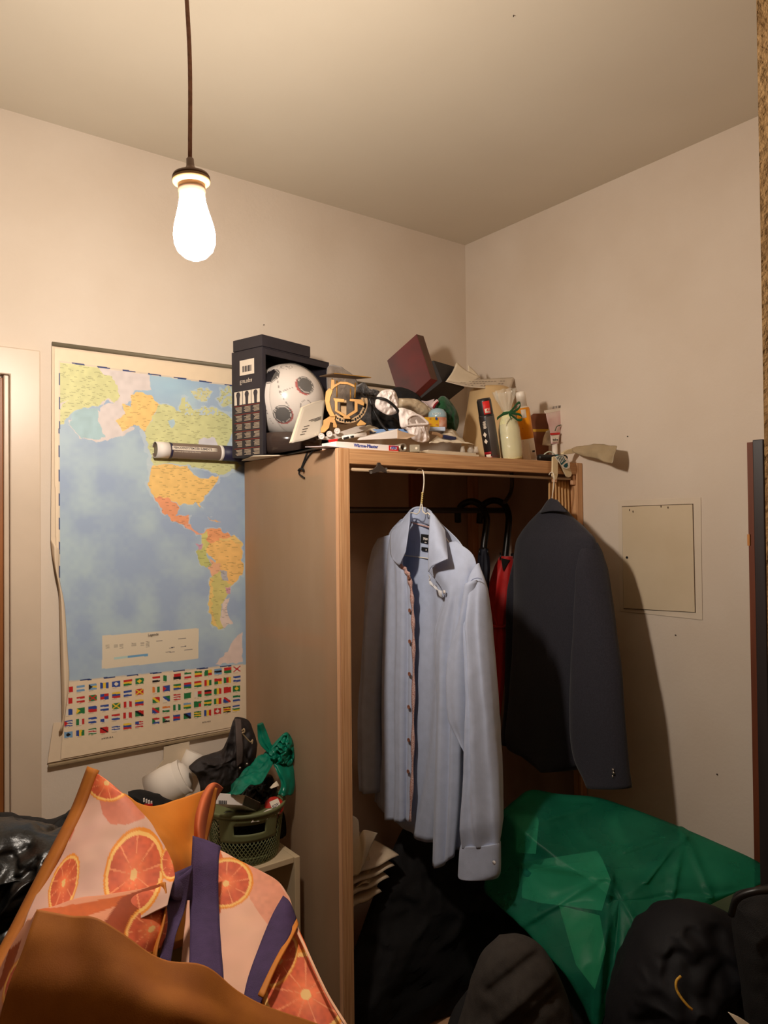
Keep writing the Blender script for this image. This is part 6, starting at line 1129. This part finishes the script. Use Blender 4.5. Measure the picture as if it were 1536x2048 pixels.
pillow('sack_film', [D(*q) for q in out], sackm, gb_, bf=.10, bb=.06, n=220, rings=60, wrinkle=.008, wf=7, seed=5, power=.6, creases=[((1366, 1660), (1290, 1760), 7, .012), ((1366, 1660), (1340, 1800), 7, .012), ((1366, 1660), (1420, 1790), 6, .012), ((1366, 1660), (1250, 1700), 6, .010), ((1215, 1750), (1190, 2040), 12, .018), ((1040, 1720), (1215, 1750), 9, .012), ((1215, 1745), (1290, 1880), 7, .010), ((1090, 1640), (1180, 1612), 5, .008), ((1215, 1745), (1040, 1850), 8, .010)])
from mathutils.bvhtree import BVHTree
_so = bpy.data.objects['sack_film']; _off = wloc(_so)
_bv = BVHTree.FromPolygons([tuple(np.array(v.co)+_off) for v in _so.data.vertices], [list(p.vertices) for p in _so.data.polygons])
def film_d(x, y):
    r = ray(x, y); h = _bv.ray_cast(Vector(CAM), Vector(r)); return float((np.array(h[0])-CAM)@FW) if h[0] is not None else 1.9
for lab_, nm, q, e, thk, mt in (('pale carton inside the green bag, upper left', 'pale_carton', [(1034, 1636), (1078, 1640), (1072, 1708), (1032, 1706)], .012, .03, boxw), ('large pale carton inside the green bag, at its middle', 'pale_carton', [(1046, 1742), (1205, 1718), (1222, 1760), (1204, 1822), (1080, 1806), (1044, 1796)], .014, .05, boxw), ('sheet of pale paper low in the green bag', 'pale_paper', [(1118, 1812), (1200, 1832), (1212, 1900), (1190, 1980), (1152, 1930)], .012, .004, cream)):
    mb = MB(); mb.prism([D(x, y, film_d(x, y)+e) for x, y in q], FH*thk); mb.build(nm, mt, label=lab_, cat='box' if 'carton' in nm else 'paper', bevel=.001)
k = film_d(1052, 1745)+.012; mb = MB(); mb.lathe([(.0004, 0), (.010, .002), (.011, .012), (.0105, .022), (.013, .026), (.013, .036), (.0004, .037)], D(1052, 1768, k+.006), D(1056, 1742, k)-D(1052, 1768, k), 18); mb.build('blue_bottle', M('blue_bottle_top', (40, 130, 170), .4, .05), label='small blue bottle top showing through the green bag', cat='bottle')
pillow('grey_trousers', [D(x, y, 1.62) for x, y in [(1000, 1872), (1040, 1870), (1075, 1885), (1100, 1915), (1122, 1960), (1140, 2010), (1150, 2080), (1120, 2200), (940, 2200), (900, 2120), (925, 2020), (945, 1950), (965, 1905)]], M('dark_grey_cloth', (54, 49, 45), .9, .08, 60, bump=.2, bscale=400), bf=.10, bb=.05, n=140, rings=36, wrinkle=.012, wf=7, seed=13, label='dark grey trousers heaped at the bottom centre', cat='trousers', creases=[((1085, 1905), (985, 1985), 13, -.010), ((1105, 1940), (1000, 2035), 14, .010), ((1030, 1885), (950, 1960), 11, .006), ((1125, 1985), (1040, 2060), 13, -.008)])
pillow('black_jacket', [D(x, y, 1.5) for x, y in [(1262, 1912), (1290, 1862), (1340, 1822), (1400, 1812), (1450, 1826), (1490, 1860), (1500, 1960), (1510, 2160), (1400, 2240), (1230, 2200), (1215, 2060), (1240, 1960)]], M('black_nylon', (17, 17, 21), .7, .12, 10, bump=.3, bscale=40, spec=.25), bf=.12, bb=.14, n=160, rings=50, wrinkle=.03, wf=7, seed=15, label='black nylon jacket heaped at the lower right', cat='jacket')
bpk = thing('backpack', D(1520, 1830, 1.32), 'black mesh backpack at the right edge beside the green bag', 'backpack')
pillow('backpack_body', [D(x, y, 1.36) for x, y in [(1462, 1800), (1475, 1782), (1520, 1772), (1600, 1760), (1680, 1800), (1680, 2100), (1560, 2160), (1500, 2080), (1480, 1960), (1464, 1860)]], M('backpack_mesh', (17, 15, 15), .8, .2, 300, bump=.5, bscale=700), bpk, bf=.08, bb=.02, n=110, rings=30, wrinkle=.012, wf=10, seed=17)
mb = MB(); mb.tube([D(1462, 1830, 1.30), D(1474, 1798, 1.29), D(1510, 1783, 1.275), D(1560, 1780, 1.265)], .006, 8, 24); mb.build('piping', black, bpk)
mb = MB(); mb.tube([D(1362, 1952, 1.362), D(1353, 1962, 1.36), D(1353, 1978, 1.356), D(1362, 1995, 1.35), D(1376, 2012, 1.345), D(1384, 2019, 1.345)], .0024, 8, 30); mb.build('yellow_cord', M('yellow_cord', (206, 160, 60), .7, .15, 200), label='short yellow cord lying on the black nylon jacket', cat='cord')
patch('paper_slip', [[D(1456, 2024, 1.31), D(1478, 2034, 1.31), D(1502, 2050, 1.31)], [D(1476, 2048, 1.3), D(1488, 2060, 1.3), D(1506, 2072, 1.3)]], cream, nu=10, nv=8, thick=.001, label='cream paper slip at the bottom edge on the black jacket', cat='paper')

# ================================================================== right: dark bookcase at the picture edge
bkc = thing('bookcase', (-.15, -1.4, 0), 'dark bookcase with a red-brown side at the right edge', 'bookcase')
rbw = M('mahogany_board', (112, 58, 34), .5, .1, 5, (8, 8, .6)); dkw = M('ebony_board', (44, 38, 38), .4, .1, 5, (8, 8, .6))
mb = MB(); a = X(1493.5, 885, -.014); mb.box(-.014, -.001, -1.62, a[1], 0, a[2]); mb.build('rear_board', rbw, bkc, bevel=.001)
a = X(1504.5, 880, -.26); b = X(1526, 878, -.26); mb = MB(); mb.box(-.26, -.232, b[1], a[1], 0, a[2]); mb.build('upright', dkw, bkc, bevel=.002)
mb = MB(); mb.box(-.232, -.0145, b[1]+.004, a[1]-.012, 0, a[2]-.003); mb.build('side_board', rbw, bkc)
for k, z in enumerate((.06, .42, .78, 1.14, 1.5)):
    mb = MB(); mb.box(-.25, -.0145, -1.62, b[1]+.0035, z, z+.022); mb.build('shelf', dkw, bkc, bevel=.001)
mb = MB(); mb.box(-.25, -.0145, -1.62, b[1]+.0035, a[2]-.03, a[2]-.008); mb.build('top_board', dkw, bkc, bevel=.001)
mb = MB(); c = X(1503, 1080, -.235); mb.obox(c+np.array([-.004, .004, 0]), (.003, 0, 0), (0, .003, 0), (0, 0, .014)); mb.build('hinge', M('hinge_brass', (190, 130, 70), .4, .05, metal=.4), bkc)
p = Z(1027, 30, H); mb = MB(); mb.cyl(p, p-UZ*.004, .0008, .0012, 8); mb.build('nail', dsteel, label='small nail stub in the ceiling', cat='nail')

# ================================================================== sub-parts: pieces that belong to one part of a thing
def sub(tname, part, names, k=0):
    for t in [o for o in bpy.data.objects if o.parent is None and o.name.split('.')[0] == tname]:
        kids = list(t.children); ps = [c for c in kids if c.name.split('.')[0] == part]
        if len(ps) <= k: continue
        for c in kids:
            if c.name.split('.')[0] in names and c is not ps[k]: c.parent = ps[k]
sub('ball_box', 'side_panel', ('price_label', 'barcode', 'photo_print', 'pictured_boot', 'printed_text', 'printed_rules', 'printed_name'))
sub('poster_tube', 'tube_body', ('printed_band', 'label_plate', 'label_text'))
sub('booklet', 'cover', ('printed_text',)); sub('letter_scale', 'dial_arc', ('dial_marks',)); sub('letter_scale', 'weighing_plate', ('plate_rim',))
sub('plaster_box', 'carton', ('red_badge', 'badge_panel', 'badge_text', 'box_text')); sub('white_box', 'carton', ('end_flap',)); sub('white_pen', 'white_pen', ())
sub('spray_can', 'can_body', ('grey_side', 'red_band', 'red_patch', 'white_patch', 'hazard_diamond', 'small_print')); sub('spray_can', 'cap', ('red_label', 'label_panel', 'label_text'))
sub('lotion_bottle', 'bottle_body', ('orange_sleeve', 'white_window', 'picture_panel', 'printed_picture', 'label_text'))
sub('hand_cream_tube', 'tube_body', ('crimped_end', 'barcode', 'red_band', 'text_panel', 'label_text', 'printed_sprig'))
sub('soap_bottle', 'ribbon_band', ('bow_loop', 'ribbon_tail')); sub('paperback', 'cover', ('printed_text',)); sub('shoe_box', 'lid', ('lid_rim',)); sub('shoe_box', 'box_base', ('box_side',))
sub('torch', 'barrel', ('switch',)); sub('clothes_peg', 'grip_pad', ('teal_inlay', 'inlay_stripe')); sub('glitter_jar', 'jar_top', ('jar_text',)); sub('sharpener', 'body', ('blue_dot', 'slots'))
sub('shirt', 'left_front', ('floral_placket',)); sub('shirt', 'right_sleeve', ('right_cuff', 'cuff_button', 'shoulder_seam')); sub('shirt', 'back_panel', ('brand_tag', 'size_tag', 'tag_text')); sub('shirt', 'collar_stand', ('floral_neck_tape', 'collar_fold'))
for o in [c for c in sh.children if c.name.split('.')[0] == 'button']: o.parent = [c for c in sh.children if c.name.split('.')[0] == 'left_front'][0]
sub('jacket', 'right_sleeve', ('cuff_button',)); sub('umbrella', 'red_canopy', ('tie_strap', 'rib_tip', 'black_collar')); sub('umbrella', 'navy_canopy', ('rib_tip',))
sub('access_hatch', 'hatch_leaf', ('keyhole', 'chipped_paint')); sub('pill_carton', 'carton', ('printed_end', 'barcode')); sub('red_jar', 'jar_body', ('white_label', 'label_text'))
sub('basket', 'rim', ('upper_band',)); sub('tote_bag', 'bag_body', ('bag_strap', 'snap_button', 'thread_pull')); sub('wire_hanger', 'hook', ('twisted_neck',)); sub('backpack', 'backpack_body', ('piping',))
sub('pendant_lamp', 'socket_cap', ('shade_ring', 'socket_shell')); sub('green_hat', 'felt_body', ('white_trim', 'red_trim')); sub('bulldog_clip', 'jaw_plate', ('rolled_edge',))
